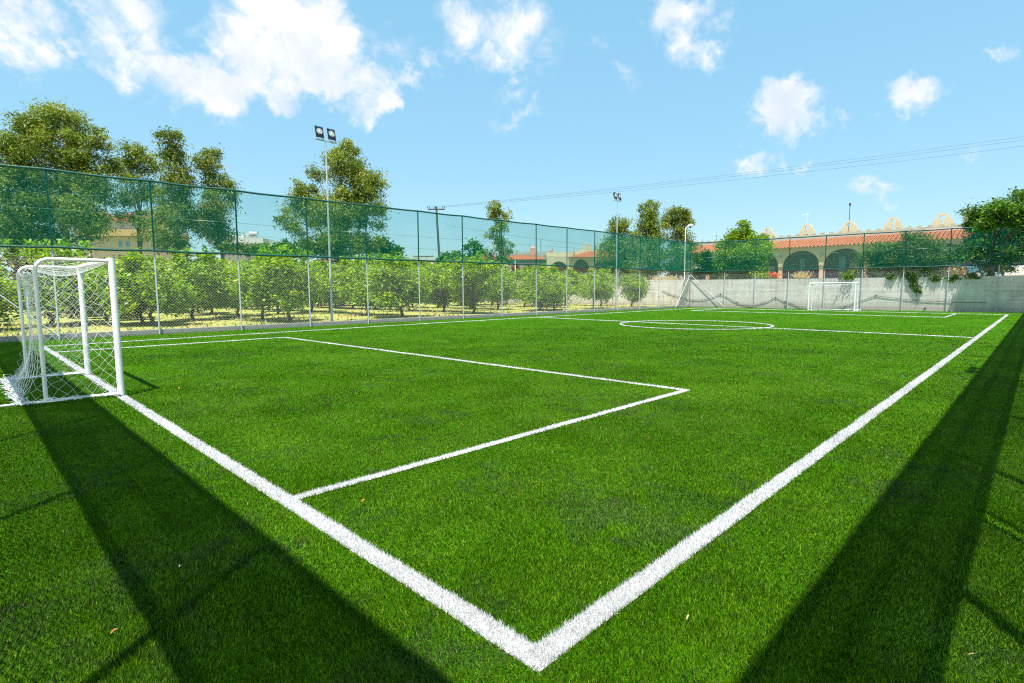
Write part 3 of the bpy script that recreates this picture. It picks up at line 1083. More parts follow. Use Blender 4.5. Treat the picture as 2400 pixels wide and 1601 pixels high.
def street_lamp(px, ytop, ybase, t, zb, label, head=1.0, arm=1, pr=0.06):
    top = at(px, ytop, t)
    root = empty('street_lamp', (top[0], top[1], zb), YAW - math.pi / 2)
    H = top[2] - zb
    b = MB()
    b.tube([(0, 0, -0.1), (0, 0, H - .25), (0.05 * arm, 0, H - .08), (0.30 * arm * head, 0, H + 0.06)], [pr, pr * .8, pr * .7, pr * .6], 8)
    b.build('pole', MT['white_paint'], root, smooth=True)
    b = MB()
    c = 0.55 * arm * head
    pl = [(0.22 * arm * head, 0, H + .04), (0.34 * arm * head, 0, H + .12), (c, 0, H + .17), (0.78 * arm * head, 0, H + .16)]
    b.tube(pl, [0.05, 0.12, 0.15, 0.05], 10)
    b.build('lamp_head', MT['white_paint'], root, smooth=True)
    b = MB()
    b.tube([(0.40 * arm * head, 0, H + .02), (0.55 * arm * head, 0, H - .10)], [0.10, 0.06], 10)
    b.build('lamp_glass', MT['dark'], root, smooth=True)
    return tag(root, label, 'street lamp', 'white street lamps')


street_lamp(1607, 532, 656, 55.2, 2.27, 'tall white street lamp behind the far left corner of the fences')
street_lamp(899.5, 584, 620, 66, -0.12, 'short white street lamp beside the round bush behind the net', 1.0)
street_lamp(1154, 561, 620, 66, -0.12, 'white street lamp in front of the thin eucalyptus', 1.0)

# utility pole and cables
pb = at(1035, 640, 62)
pt = at(1024.5, 487, 62)
up_ = empty('utility_pole', (pb[0], pb[1], -0.12), YAW - math.pi / 2)
H = pt[2] + 0.12
lean = np.dot(pt - pb, _r0)
b = MB()
b.tube([(-lean * (-pb[2]) / (pt[2] - pb[2]) * 0, 0, 0), (lean, 0, H)], [0.16, 0.11], 10)
b.build('pole', MT['darkpole'], up_, smooth=True)
b = MB()
b.box(lean - 0.95, lean + 0.95, -0.07, 0.07, H - 0.35, H - 0.22)
b.build('crossarm', MT['darkpole'], up_)
for k in (-0.98, -0.8, -0.26, -0.12, 0.74, 0.9):
    b = MB()
    b.tube([(lean + k, 0, H - 0.22), (lean + k, 0, H - 0.05), (lean + k, 0, H + 0.12)], [0.02, 0.045, 0.03], 6)
    b.build('insulator', MT['darkpole'], up_)
tag(up_, 'dark leaning utility pole with a crossarm of insulators behind the net', 'utility pole')
R3 = Vector(_r0)
for k, (x2, y2, lab) in enumerate(((2660, 284, 'uppermost overhead power line crossing the right half of the sky'), (2660, 293, 'middle overhead power line crossing the right half of the sky'), (2660, 310, 'lowest overhead power line crossing the right half of the sky'))):
    A = Vector(at(1024.5, 487, 62)) + R3 * (-0.85 + 0.85 * k) + Vector((0, 0, 0.05))
    B = Vector(at(x2, y2, 40))
    pl = []
    for s_ in range(41):
        t = s_ / 40
        p = A.lerp(B, t)
        p.z -= 0.75 * 4 * t * (1 - t) * 0.5
        pl.append(p)
    b = MB()
    b.tube(pl, 0.0085, 4)
    tag(b.build('power_line', MT['cable']), lab, 'cable', 'overhead power lines')
for k, (x1, y1, x2, y2, lab) in enumerate(((540, 549, 1360, 606, 'thin lower cable strung low across the sky behind the net'), (1045, 528, 1400, 577, 'thin cable sloping right from the utility pole behind the net'))):
    A, B = Vector(at(x1, y1, 62.5)), Vector(at(x2, y2, 62.5))
    b = MB()
    b.tube([A, A.lerp(B, .5) - Vector((0, 0, .15)), B], 0.012, 4)
    tag(b.build('cable', MT['cable']), lab, 'cable')


# ------------------------------------------------------------------ vegetation
def leaf_mesh(name, pts, sizes, aspect, droop, tint, m, flat=0.9):
    """one quad per leaf; pts (n,3), sizes (n,)"""
    n = len(pts)
    d = RNG.normal(size=(n, 3))
    d[:, 2] = d[:, 2] * 0.6 - droop
    d /= np.linalg.norm(d, axis=1)[:, None]
    o = RNG.normal(size=(n, 3))
    o[:, 2] += flat * np.sign(RNG.random(n) - 0.5)
    w = np.cross(d, o)
    w /= np.linalg.norm(w, axis=1)[:, None] + 1e-9
    L = sizes[:, None]
    W = L * aspect * 0.5
    V = np.empty((n, 4, 3), np.float32)
    V[:, 0] = pts
    V[:, 1] = pts + d * L * 0.45 + w * W
    V[:, 2] = pts + d * L
    V[:, 3] = pts + d * L * 0.45 - w * W
    me = bpy.data.meshes.new(name)
    me.vertices.add(n * 4)
    me.vertices.foreach_set('co', V.ravel())
    me.loops.add(n * 4)
    me.loops.foreach_set('vertex_index', np.arange(n * 4, dtype=np.int32))
    me.polygons.add(n)
    me.polygons.foreach_set('loop_start', np.arange(0, n * 4, 4, dtype=np.int32))
    me.polygons.foreach_set('loop_total', np.full(n, 4, np.int32))
    a = me.attributes.new('tint', 'FLOAT_COLOR', 'POINT')
    ca = np.ones((n, 4, 4), np.float32)
    ca[:, :, 0] = tint[:, 0][:, None]
    ca[:, :, 1] = tint[:, 1][:, None]
    ca[:, :, 2] = 0
    a.data.foreach_set('color', ca.ravel())
    me.materials.append(m)
    me.update()
    me.validate()
    return me


def lobes_to_leaves(lobes, n_per_m2, size, clump=0.30, hue=(0.0, 1.0), shell=0.5, seed=0):
    """lobes: (cx, cy, cz, rx, ry, rz, density). Leaves gather in clumps spread through each lobe."""
    rg = np.random.default_rng(seed)
    P, S, T = [], [], []
    for (cx, cy, cz, rx, ry, rz, dn) in lobes:
        rm = (rx + ry + rz) / 3
        nc = int(16 * dn) + 6
        dirs = rg.normal(size=(nc, 3))
        dirs /= np.linalg.norm(dirs, axis=1)[:, None]
        rad = rg.uniform(shell, 1.02, nc) ** 0.8
        cen = dirs * rad[:, None] * np.array([rx, ry, rz]) + np.array([cx, cy, cz])
        area = 4 * math.pi * rm * rm
        per = max(12, int(n_per_m2 * area * dn / nc))
        for c in cen:
            k = int(per * rg.uniform(0.5, 1.5))
            cr = rm * clump * rg.uniform(0.6, 1.4)
            q = rg.normal(size=(k, 3)) * np.array([cr, cr, cr * 0.75]) * 0.62 + c
            hb = rg.uniform(hue[0], hue[1])
            P.append(q)
            S.append(size * rg.uniform(0.6, 1.35, k))
            T.append(np.stack([np.clip(hb * 0.62 + rg.random(k) * 0.42 - 0.02, 0, 1), rg.random(k)], 1))
    return np.concatenate(P), np.concatenate(S), np.concatenate(T)


def limb_mesh(base, tips, r0, seed=0, trunk_top=None, name='trunk', m=None):
    """tapered trunk with limbs reaching into the crown"""
    rg = random.Random(seed)
    b = MB()
    base = Vector(base)
    top = Vector(trunk_top)
    pl, rs = [], []
    for i in range(7):
        t = i / 6
        p = base.lerp(top, t)
        if 0 < i:
            p += Vector((rg.uniform(-1, 1), rg.uniform(-1, 1), 0)) * r0 * 0.7
        pl.append(p)
        rs.append(r0 * (1 - 0.55 * t))
    b.tube(pl, rs, 8)
    for tp in tips:
        tp = Vector(tp)
        s_ = pl[rg.randint(3, 6)]
        m1 = s_.lerp(tp, 0.5) + Vector((rg.uniform(-.3, .3), rg.uniform(-.3, .3), -0.06 * (tp - s_).length))
        b.tube([s_, m1, tp], [r0 * 0.38, r0 * 0.22, r0 * 0.06], 6)
    return b


def big_tree(kind, label, cat, px_lobes, t, zb, n_per_m2, size, aspect, droop, m, group, bark='eubark', r0=0.3, seed=1, hue=(0, 1), shell=.45, clump=.34, depthk=0.9, trunk_px=None, XT=None):
    """px_lobes: (x, y, rx, ry, density[, extra depth]) in picture units at depth t"""
    lobes = []
    for L in px_lobes:
        x, y, rx, ry, dn = L[:5]
        tt = t + (L[5] if len(L) > 5 else 0)
        if XT is not None:          # a row growing along the terrace edge
            tt = (XT - CAM[0]) / ray(x, y)[0]
        c = at(x, y, tt)
        sx, sz = rx * tt / F_PX, ry * tt / F_PX
        lobes.append([c, sx, sz, dn])
    low = min(L[0][2] for L in lobes)
    mx = np.mean([L[0][:2] for L in lobes], axis=0) if trunk_px is None else at(trunk_px, 600, t)[:2]
    root = empty(kind, (mx[0], mx[1], zb))
    ll = []
    rg = random.Random(seed)
    for c, sx, sz, dn in lobes:
        dep = (sx + sz) / 2 * depthk
        off = rg.uniform(-0.5, 0.5) * dep
        q = c - np.array([mx[0], mx[1], zb]) + _fw * 0 + np.array([math.cos(YAW), math.sin(YAW), 0]) * off
        # radii expressed in world axes: crown is about as deep as it is wide
        rxy = (sx + dep) / 2
        ll.append((q[0], q[1], q[2], rxy, rxy, sz, dn))
    P, S, T = lobes_to_leaves(ll, n_per_m2, size, clump=clump, hue=hue, shell=shell, seed=seed)
    P[:, 2] = np.maximum(P[:, 2], 0.15)
    me = leaf_mesh('crown', P, S, aspect, droop, T, m)
    cr = bpy.data.objects.new('crown', me)
    col.objects.link(cr)
    cr.parent = root
    mid = np.mean([q[:3] for q in ll], axis=0)
    b = limb_mesh((0, 0, -0.1), [(q[0], q[1], q[2]) for q in ll], r0, seed, trunk_top=(mid[0] * .6, mid[1] * .6, mid[2] * .9))
    b.build('trunk', MT[bark], root, smooth=True)
    return tag(root, label, cat, group)


EG = 'eucalyptus trees rising behind the orchard'
ek = dict(n_per_m2=92, size=0.31, aspect=0.28, droop=0.8, clump=.37, shell=.3)
big_tree('eucalyptus_tree', 'eucalyptus cut by the left edge of the photo, lower than its neighbour', 'tree',
         [(15, 335, 40, 40, 1.0), (-20, 380, 50, 60, 1), (40, 400, 50, 45, 1), (5, 450, 60, 50, 1), (45, 480, 50, 40, 1), (10, 540, 70, 45, 1.2)], 50, 0, m=MT['euc'], group=EG, seed=11, r0=.32, **ek)
big_tree('eucalyptus_tree', 'tallest and broadest eucalyptus with a lumpy crown at upper left', 'tree',
         [(100, 285, 62, 42, 1.2), (155, 285, 55, 38, 1.1), (55, 295, 30, 28, .8), (195, 345, 50, 42, 1), (120, 350, 62, 45, 1), (60, 345, 35, 40, .8), (235, 330, 30, 32, .8), (245, 385, 26, 36, .8),
          (170, 410, 75, 42, 1.1), (90, 430, 62, 45, 1.0), (225, 440, 45, 40, .9), (130, 500, 80, 48, 1.1), (215, 520, 52, 55, 1.5), (90, 560, 60, 35, 1.1)], 52, 0, m=MT['euc'], group=EG, seed=12, r0=.42, **ek)
big_tree('eucalyptus_tree', 'low sparse eucalyptus in the gap right of the tallest one', 'tree',
         [(312, 355, 38, 22, .9), (295, 390, 36, 30, .8), (345, 385, 32, 26, .8), (318, 430, 52, 34, .9), (300, 490, 32, 46, .6), (350, 520, 36, 40, .5)], 56, 0, m=MT['euc'], group=EG, seed=13, r0=.26, **ek)
big_tree('eucalyptus_tree', 'narrow upright eucalyptus, left one of the close pair', 'tree',
         [(405, 330, 32, 25, 1), (405, 370, 36, 38, 1), (418, 420, 42, 42, 1), (395, 470, 46, 40, .9), (425, 520, 52, 44, 1), (400, 565, 50, 25, .8)], 50, 0, m=MT['euc_red'], group=EG, seed=14, r0=.27, **ek)
big_tree('eucalyptus_tree', 'narrow reddish eucalyptus with a pointed top, right one of the close pair', 'tree',
         [(492, 360, 22, 24, .9), (484, 400, 32, 34, 1), (508, 440, 40, 32, 1), (520, 480, 42, 40, 1), (478, 520, 60, 44, 1), (548, 452, 16, 12, .5), (525, 565, 50, 26, .8)], 52, 0, m=MT['euc_red'], group=EG, seed=15, r0=.27, **ek)
big_tree('eucalyptus_tree', 'large leaning eucalyptus standing behind the nearer floodlight', 'tree',
         [(812, 350, 30, 26, 1.1), (800, 395, 45, 40, 1.1), (845, 405, 42, 38, 1.1), (888, 425, 26, 28, .8), (835, 450, 62, 34, 1.1), (742, 405, 24, 22, .8), (712, 442, 34, 20, .8), (720, 485, 50, 38, .9),
          (690, 520, 34, 32, .8), (790, 505, 72, 50, 1.2), (862, 500, 42, 48, 1), (800, 570, 85, 38, 1.2), (735, 570, 55, 30, 1), (865, 570, 40, 30, 1)], 55, 0, m=MT['euc'], group=EG, seed=16, r0=.40, **ek)
big_tree('eucalyptus_tree', 'thin lone eucalyptus with a yellowish top above the net', 'tree',
         [(1160, 488, 17, 22, 1.1), (1158, 505, 18, 14, 1), (1188, 505, 15, 13, .8), (1172, 530, 20, 20, .9), (1160, 560, 22, 22, .7), (1180, 580, 24, 22, .8)], 62, 0, m=MT['euc'], group=EG, seed=17, r0=.18, hue=(.4, 1), **ek)
ek2 = dict(ek); ek2['n_per_m2'] = 95
big_tree('eucalyptus_tree', 'small round eucalyptus just right of the farther floodlight', 'tree',
         [(1452, 528, 25, 20, 1.1), (1440, 548, 24, 20, 1), (1472, 556, 24, 20, 1), (1435, 590, 34, 32, 1.2), (1475, 600, 36, 36, 1.2), (1450, 635, 50, 22, 1)], 60, 0.0, m=MT['euc'], group=EG, seed=18, r0=.2, hue=(.3, .9), **ek2)
big_tree('eucalyptus_tree', 'tall rounded eucalyptus, left one of the pair near the far corner', 'tree',
         [(1522, 490, 24, 20, 1.2), (1515, 515, 28, 26, 1.2), (1510, 545, 30, 26, 1.2), (1545, 540, 26, 28, 1.1), (1530, 590, 40, 34, 1.3), (1520, 635, 42, 22, 1.1)], 62, 0.0, m=MT['euc'], group=EG, seed=19, r0=.27, hue=(.2, .8), **ek2)
big_tree('eucalyptus_tree', 'brownish rounded eucalyptus behind the white street lamp', 'tree',
         [(1590, 500, 28, 22, 1.2), (1575, 515, 24, 22, 1.1), (1602, 520, 20, 28, 1.1), (1590, 550, 32, 28, 1.2), (1590, 600, 38, 34, 1.3), (1625, 575, 16, 16, .8), (1595, 635, 42, 22, 1.1)], 63, 0.0, m=MT['euc_red'], group=EG, seed=20, r0=.27, **ek2)

TG = 'green trees on the terrace behind the wall'
big_tree('broadleaf_tree', 'bright green tree with a tiered top in front of the arcade roof', 'tree',
         [(1742, 527, 16, 10, 1.0), (1738, 545, 32, 10, 1.1), (1732, 564, 50, 12, 1.2), (1785, 560, 22, 10, .9), (1700, 575, 26, 12, 1), (1740, 590, 60, 22, 1.3), (1700, 615, 36, 26, 1.1), (1770, 610, 36, 28, 1.1), (1745, 635, 50, 18, 1), (1800, 585, 14, 22, .8)],
         51.5, 2.28, n_per_m2=170, size=0.20, aspect=0.5, droop=0.0, clump=.42, shell=.3, m=MT['bright'], group=TG, bark='trunk', r0=.18, seed=31)
big_tree('broadleaf_tree', 'dark green bush left of the tiered tree behind the corner', 'shrub',
         [(1650, 610, 26, 24, 1.1), (1668, 632, 26, 16, 1.0), (1640, 640, 20, 12, 1.0)],
         51.0, 2.28, n_per_m2=160, size=0.20, aspect=0.5, droop=0.0, m=MT['green'], group=TG, bark='trunk', r0=.1, seed=32)
big_tree('tamarisk_tree', 'feathery tamarisk spreading over the wall right of the arches', 'tree',
         [(2030, 610, 28, 22, .9), (2062, 585, 34, 20, .9), (2090, 600, 44, 26, 1.1), (2128, 578, 30, 20, 1), (2115, 625, 60, 22, 1.1), (2060, 637, 40, 12, .9), (2145, 552, 26, 14, 1), (2165, 575, 34, 22, 1.1), (2180, 610, 50, 26, 1.2), (2215, 590, 34, 26, .9), (2200, 640, 50, 16, 1.1)],
         40.2, 2.28, XT=48.5, n_per_m2=210, size=0.26, aspect=0.18, clump=.42, shell=.3, droop=0.1, m=MT['tamarisk'], group=TG, bark='eubark', r0=.14, seed=33)
big_tree('broadleaf_tree', 'tall spreading green tree at the right edge above the fence', 'tree',
         [(2300, 500, 44, 18, 1.2), (2360, 490, 46, 22, 1.2), (2398, 455, 18, 20, 1.0), (2290, 525, 34, 16, 1.1), (2340, 535, 50, 24, 1.2), (2390, 545, 44, 30, 1.2), (2300, 570, 50, 24, 1.1), (2370, 590, 46, 26, 1.2), (2275, 600, 38, 20, .9), (2330, 625, 46, 14, .9), (2440, 500, 40, 50, 1.2), (2450, 590, 50, 40, 1.2)],
         37.6, 2.28, XT=48.8, n_per_m2=170, size=0.20, aspect=0.45, clump=.42, shell=.3, droop=0.1, m=MT['green'], group=TG, bark='trunk', r0=.22, seed=34, trunk_px=2325)
# boughs added over the fence, set along the sun's slope to shade the wall
ov = []
rgo = random.Random(77)
for y in np.arange(-3.0, 1.7, 0.34):
    for k in range(4):
        z = rgo.uniform(5.6, 6.8)
        dx = (z - rgo.uniform(0.0, 2.3)) * 0.27
        ov.append((46.73 - dx, y + rgo.uniform(-.3, .3), z, .42, .5, .34, .6))
ob = np.array([47.6, 1.0, 2.28])
P, S, T = lobes_to_leaves([(l[0] - ob[0], l[1] - ob[1], l[2] - ob[2], *l[3:]) for l in ov], 30, 0.24, clump=.5, seed=71, shell=.2)
og_ = empty('added_shade_boughs', ob)
me = leaf_mesh('crown', P, S, .30, .6, T, MT['green'])
o = bpy.data.objects.new('crown', me)
col.objects.link(o)
o.parent = og_
limb_mesh((0, 0, -.1), [(l[0] - ob[0], l[1] - ob[1], l[2] - ob[2]) for l in ov[::4]], .13, 5, trunk_top=(-.2, .2, 3.2)).build('trunk', MT['trunk'], og_, smooth=True)
tag(og_, 'leafy boughs added over the far fence to dapple the wall with shade', 'tree', TG)

HG = 'bushes seen low behind the orchard'
gk = dict(n_per_m2=80, size=0.30, aspect=0.5, droop=0.0)
big_tree('bush', 'round dark green bush beside the short street lamp', 'bush', [(925, 588, 22, 16, 1.3), (895, 580, 22, 22, 1.1), (915, 605, 32, 16, 1.2)], 58, 0, m=MT['green'], group=HG, bark='trunk', r0=.12, seed=41, **gk)
big_tree('bush', 'light green bush between the close eucalyptus pair and the floodlight', 'bush', [(600, 590, 30, 14, 1.2), (650, 585, 26, 14, 1.2), (685, 590, 28, 14, 1.2), (668, 572, 14, 10, 1)], 60, 0, m=MT['green'], group=HG, bark='trunk', r0=.12, seed=42, **gk)
big_tree('bush', 'rounded green bush right of the leaning utility pole', 'bush', [(1108, 586, 20, 20, 1.3), (1075, 600, 16, 12, 1), (1135, 600, 22, 14, 1)], 58.5, 0, m=MT['green'], group=HG, bark='trunk', r0=.12, seed=43, **gk)
bg = big_tree('bougainvillea_bush', 'spreading bush dotted with pink flowers right of the utility pole', 'bush', [(1060, 610, 36, 14, 1.2), (1110, 615, 44, 16, 1.2), (1160, 612, 36, 14, 1.2), (1080, 632, 50, 16, 1)], 57, 0, m=MT['green'], group=HG, bark='trunk', r0=.12, seed=44, **gk)


def blooms(root, spots, t, m, n, size, name='blossoms'):
    P = []
    for x, y, rx, ry in spots:
        c = at(x, y, t)
        k = n // len(spots)
        q = RNG.normal(size=(k, 3)) * np.array([rx, rx, ry]) * t / F_PX * 0.6 + c - np.array(root.location)
        P.append(q)
    P = np.concatenate(P)
    me = leaf_mesh(name, P, np.full(len(P), size), 0.8, 0, np.full((len(P), 2), .5), m)
    o = bpy.data.objects.new(name, me)
    col.objects.link(o)
    o.parent = root
    o['kind'] = 'stuff'


blooms(bg, [(1060, 624, 20, 8), (1095, 618, 30, 6), (1080, 640, 20, 6), (1150, 605, 20, 8)], 55.5, MT['flower'], 260, 0.24)
og = big_tree('oleander_bush', 'small bush with a few red flowers behind the nearer floodlight base', 'bush', [(760, 620, 30, 12, 1.1), (740, 632, 24, 12, 1)], 52, 0, m=MT['hedge'], group=HG, bark='trunk', r0=.08, seed=45, **gk)
blooms(og, [(755, 621, 10, 4), (763, 615, 5, 4)], 50.5, MT['flower'], 60, 0.2)

# far hedge that closes the orchard
hl = []
rg = np.random.default_rng(5)
for x in np.arange(-14, 62, 1.6):
    for z in (0.9, 2.3, 3.7):
        y = 62 - 0.13 * (x - 10) + rg.uniform(-.6, .6)
        hl.append((x, y, z + rg.uniform(-.2, .5), 1.3, 1.0, 0.95, 1.0))
P, S, T = lobes_to_leaves(hl, 26, 0.34, clump=.5, seed=3)
P[:, 2] = np.maximum(P[:, 2], 0.1)
me = leaf_mesh('hedge', P, S, .45, .1, T, MT['hedge'])
o = bpy.data.objects.new('hedge', me)
col.objects.link(o)
tag(o, 'long brownish green hedge closing the back of the orchard', 'hedge', kind='stuff')


# citrus orchard
def citrus_variant(seed):
    rg = np.random.default_rng(seed)
    root = empty('citrus_tree', (0, 0, 0))
    lobes = []
    for k in range(14):
        a = rg.uniform(0, 2 * math.pi)
        r = rg.uniform(0.3, 1.25)
        lobes.append((r * math.cos(a), r * math.sin(a), rg.uniform(.95, 2.65), rg.uniform(.55, .85), rg.uniform(.55, .85), rg.uniform(.5, .8), 1.0))
    for k in range(7):      # upright shoots
        a = rg.uniform(0, 2 * math.pi)
        r = rg.uniform(0.1, 1.1)
        lobes.append((r * math.cos(a), r * math.sin(a), rg.uniform(2.7, 3.25), .24, .24, .42, .7))
    P, S, T = lobes_to_leaves(lobes, 112, 0.150, clump=.42, seed=seed, shell=.3)
    P[:, 2] = np.maximum(P[:, 2], 0.35)
    me = leaf_mesh('crown', P, S, .5, .15, T, MT['citrus'])
    cr = bpy.data.objects.new('crown', me)
    col.objects.link(cr)
    cr.parent = root
    b = limb_mesh((0, 0, -0.15), [(l[0], l[1], l[2]) for l in lobes[:9]], 0.085, seed, trunk_top=(0.05, 0.03, 1.1))
    b.build('trunk', MT['trunk'], root, smooth=True)
    return root


cv = [citrus_variant(100 + i) for i in range(6)]
spots = []
xs_ = [-2.0, 4.0, 10.0, 16.0, 22.2, 28.0, 34.6, 41.0]
rows = [24.9, 28.9, 32.8, 36.8, 40.6, 44.6, 48.6, 52.6]
rg = random.Random(21)
for ri, y in enumerate(rows):
    for ci, x in enumerate(xs_):
        if ri == 0 and ci in (0, 1):
            continue
        if ri >= 5 and ci >= 6:
            continue
        spots.append((x + rg.uniform(-.45, .45), y + rg.uniform(-.4, .4), ri, ci))
spots += [(-2.2, 27.4, 1, 8), (4.3, 27.0, 1, 8), (37.8, 33.1, 2, 8), (30.6, 25.6, 0, 9), (13.0, 34.4, 2, 8), (7.0, 30.6, 1, 8), (1.2, 30.4, 1, 8)]
sizes = ['bushy', 'ragged topped', 'low spreading', 'dense dark', 'pale', 'tall shooting']
ordn = ['first', 'second', 'third', 'fourth', 'fifth', 'sixth', 'seventh', 'eighth', 'ninth', 'tenth']
used = set()
for i, (x, y, ri, ci) in enumerate(spots):
    k = rg.randrange(6)
    if k in used:
        o = copy_tree(cv[k])
    else:
        o = cv[k]
        used.add(k)
    s_ = rg.uniform(0.90, 1.12)
    if (ri, ci) in ((0, 6), (0, 7), (0, 9)):
        s_ *= 0.86
    if k == 2:
        s_ *= .95
    o.location = (x, y, 0.08)
    o.rotation_euler = (0, 0, rg.uniform(0, 6.28))
    o.scale = (s_ * rg.uniform(1.10, 1.35), s_ * rg.uniform(1.05, 1.2), s_)
    if ci >= 8:
        near = ('behind the back of the near goal' if x < -1 else 'behind the far post of the near goal' if y < 28 else 'behind the near goal' if x < 3 else 'close to the near goal post' if x < 5 else 'right of the near goal' if x < 9 else 'left of the nearer floodlight' if x < 20 else 'near the concrete wall')
        lab = f'{sizes[k]} citrus tree standing off the grid by row {ordn[ri]}, {near}'.replace('standing off the grid by', 'off')
    else:
        lab = f'{sizes[k]} citrus tree in orchard row {ordn[ri]} from the fence, {ordn[ci]} from the left'
    tag(o, lab, 'citrus tree', 'citrus trees of the orchard')
for k in range(6):
    if k not in used:
        cv[k].location = (46 - k, 57, 0.08)
        tag(cv[k], 'green citrus tree at the very back of the orchard', 'citrus tree', 'citrus trees of the orchard')

# grass tufts and fallen leaves on the orchard floor
n = 9000
x = RNG.uniform(-3, 46.3, n)
y = 22.65 + RNG.random(n) ** 1.5 * 14
P = np.stack([x, y, np.full(n, 0.06)], 1)
sc_ = smooth_noise(x, y, 1.3, 12)
k = sc_ > 0.42
me = leaf_mesh('orchard_grass', P[k], RNG.uniform(.08, .22, k.sum()), .35, -1.4, np.stack([RNG.random(k.sum()), RNG.random(k.sum())], 1), MT['weed'])
o = bpy.data.objects.new('orchard_grass', me)
col.objects.link(o)
tag(o, 'short dry grass on the orchard floor', 'grass', kind='stuff')


# weeds and small plants on top of the wall
def weed_clump(px, yb, t, w_px, h_px, n, m, label, cat='weed', aspect=.08, seed=0):
    c = at(px, yb, t)
    root_loc = (c[0], c[1], 2.28)
    rg = np.random.default_rng(seed)
    W = w_px * t / F_PX
    Hh = h_px * t / F_PX
    base = np.stack([rg.normal(0, W * .35, n) * _r0[0], rg.normal(0, W * .35, n) * _r0[1], np.full(n, 0.0)], 1)
    base[:, 0] += rg.normal(0, .25, n)
    lobes = []
    P, S, T = [], [], []
    for i in range(n):
        hgt = Hh * rg.uniform(.4, 1.1)
        k = 10
        tt = np.linspace(0, 1, k)
        dx, dy = rg.normal(0, .3, 2) * Hh
        P.append(np.stack([base[i, 0] + dx * tt ** 2, base[i, 1] + dy * tt ** 2, hgt * tt * .85], 1))
        S.append(np.full(k, hgt * .3))
        T.append(np.stack([np.full(k, rg.random()), rg.random(k)], 1))
    P, S, T = np.concatenate(P), np.concatenate(S), np.concatenate(T)
    me = leaf_mesh('weed_clump', P, S, aspect * 1.6, -1.3, T, m)
    o = bpy.data.objects.new('weed_clump', me)
    col.objects.link(o)
    o.location = root_loc
    return tag(o, label, cat, 'weeds along the top of the wall')


weed_clump(1880, 652, 47.5, 34, 22, 150, MT['weed'], 'straw coloured dry weeds on the wall under the first full arch', seed=1)
weed_clump(1680, 655, 51, 26, 20, 120, MT['bright'], 'yellow green weeds on the wall right of the fence corner', seed=2, aspect=.2)
weed_clump(1790, 652, 48, 34, 20, 140, MT['bright'], 'green weeds on the wall right of the tiered tree', seed=3, aspect=.25)
weed_clump(1812, 652, 48, 14, 20, 120, MT['oflower'], 'orange flowering weeds on the wall beside the first arch column', seed=4, aspect=.25)
weed_clump(1990, 650, 42, 26, 20, 120, MT['bright'], 'leafy green weeds on the wall above the far goal', seed=5, aspect=.25)
weed_clump(1560, 655, 54, 70, 16, 260, MT['weed'], 'long strip of dry grass on the wall left of the fence corner', seed=6, aspect=.12)
weed_clump(1440, 655, 58, 80, 16, 260, MT['hedge'], 'olive brown scrub on the wall behind the farther floodlight', seed=7, aspect=.4)
weed_clump(2240, 648, 38.5, 40, 26, 160, MT['weed'], 'dry brown growth on the wall beside the tamarisk', seed=8, aspect=.25)

# creeper hanging over the wall
lob = [(46.66, 5.55, 2.6, .10, .5, .5, 1.1), (46.66, 5.2, 2.05, .07, .38, .42, 1.0), (46.66, 5.0, 1.55, .05, .22, .3, .7), (46.66, 4.0, 2.35, .08, .45, .3, .9), (46.66, 3.0, 2.3, .07, .5, .22, .7),
       (46.66, 6.6, 2.5, .08, .5, .2, .8), (46.66, 4.55, 2.9, .1, .6, .3, .9), (46.66, 2.0, 2.4, .06, .5, .2, .8)]
P, S, T = lobes_to_leaves(lob, 300, .16, clump=.5, seed=8, shell=.1)
P[:, 0] = np.clip(P[:, 0], 46.635, 46.72)
cp = empty('creeper', (46.7, 5, 2.3))
me = leaf_mesh('foliage', P - np.array([46.7, 5, 2.3]), S, .55, .3, T, MT['green'])
o = bpy.data.objects.new('foliage', me)
col.objects.link(o)
o.parent = cp
b = MB()
b.tube([(-0.03, .1, 0.1), (-0.03, .15, -.5), (-0.03, .02, -1.2), (-0.04, -.12, -1.6), (-0.04, .1, -2.1)], [.03, .025, .02, .012, .008], 6)
b.build('stem', MT['eubark'], cp, smooth=True)
tag(cp, 'green creeper hanging over the wall right of the far goal', 'creeper')


# ------------------------------------------------------------------ buildings
def roof_tiles(b, x0, x1, y0, z0, y1, z1, pitch=0.26, rows=None):
    """barrel tile roof from eave (y0,z0) up to ridge (y1,z1), running along x; corrugated with stepped courses"""
    n = max(4, int((x1 - x0) / pitch)) * 4
    L = math.hypot(y1 - y0, z1 - z0)
    rows = rows or max(3, int(L / 0.38))
    nx, nz = -(z1 - z0) / L, (y1 - y0) / L
    for r in range(rows):
        t0, t1 = r / rows, (r + 1) / rows
        base = len(b.v)
        for t, lift in ((t0, 0.035), (t1, 0.0)):
            for i in range(n + 1):
                x = x0 + (x1 - x0) * i / n
                hgt = 0.085 * math.cos(2 * math.pi * i / 4) + lift
                b.v.append((x, y0 + (y1 - y0) * t + nx * hgt, z0 + (z1 - z0) * t + nz * hgt))
        for i in range(n):
            b.f.append((base + i, base + i + 1, base + n + 1 + i + 1, base + n + 1 + i))
            b.m.append(0)


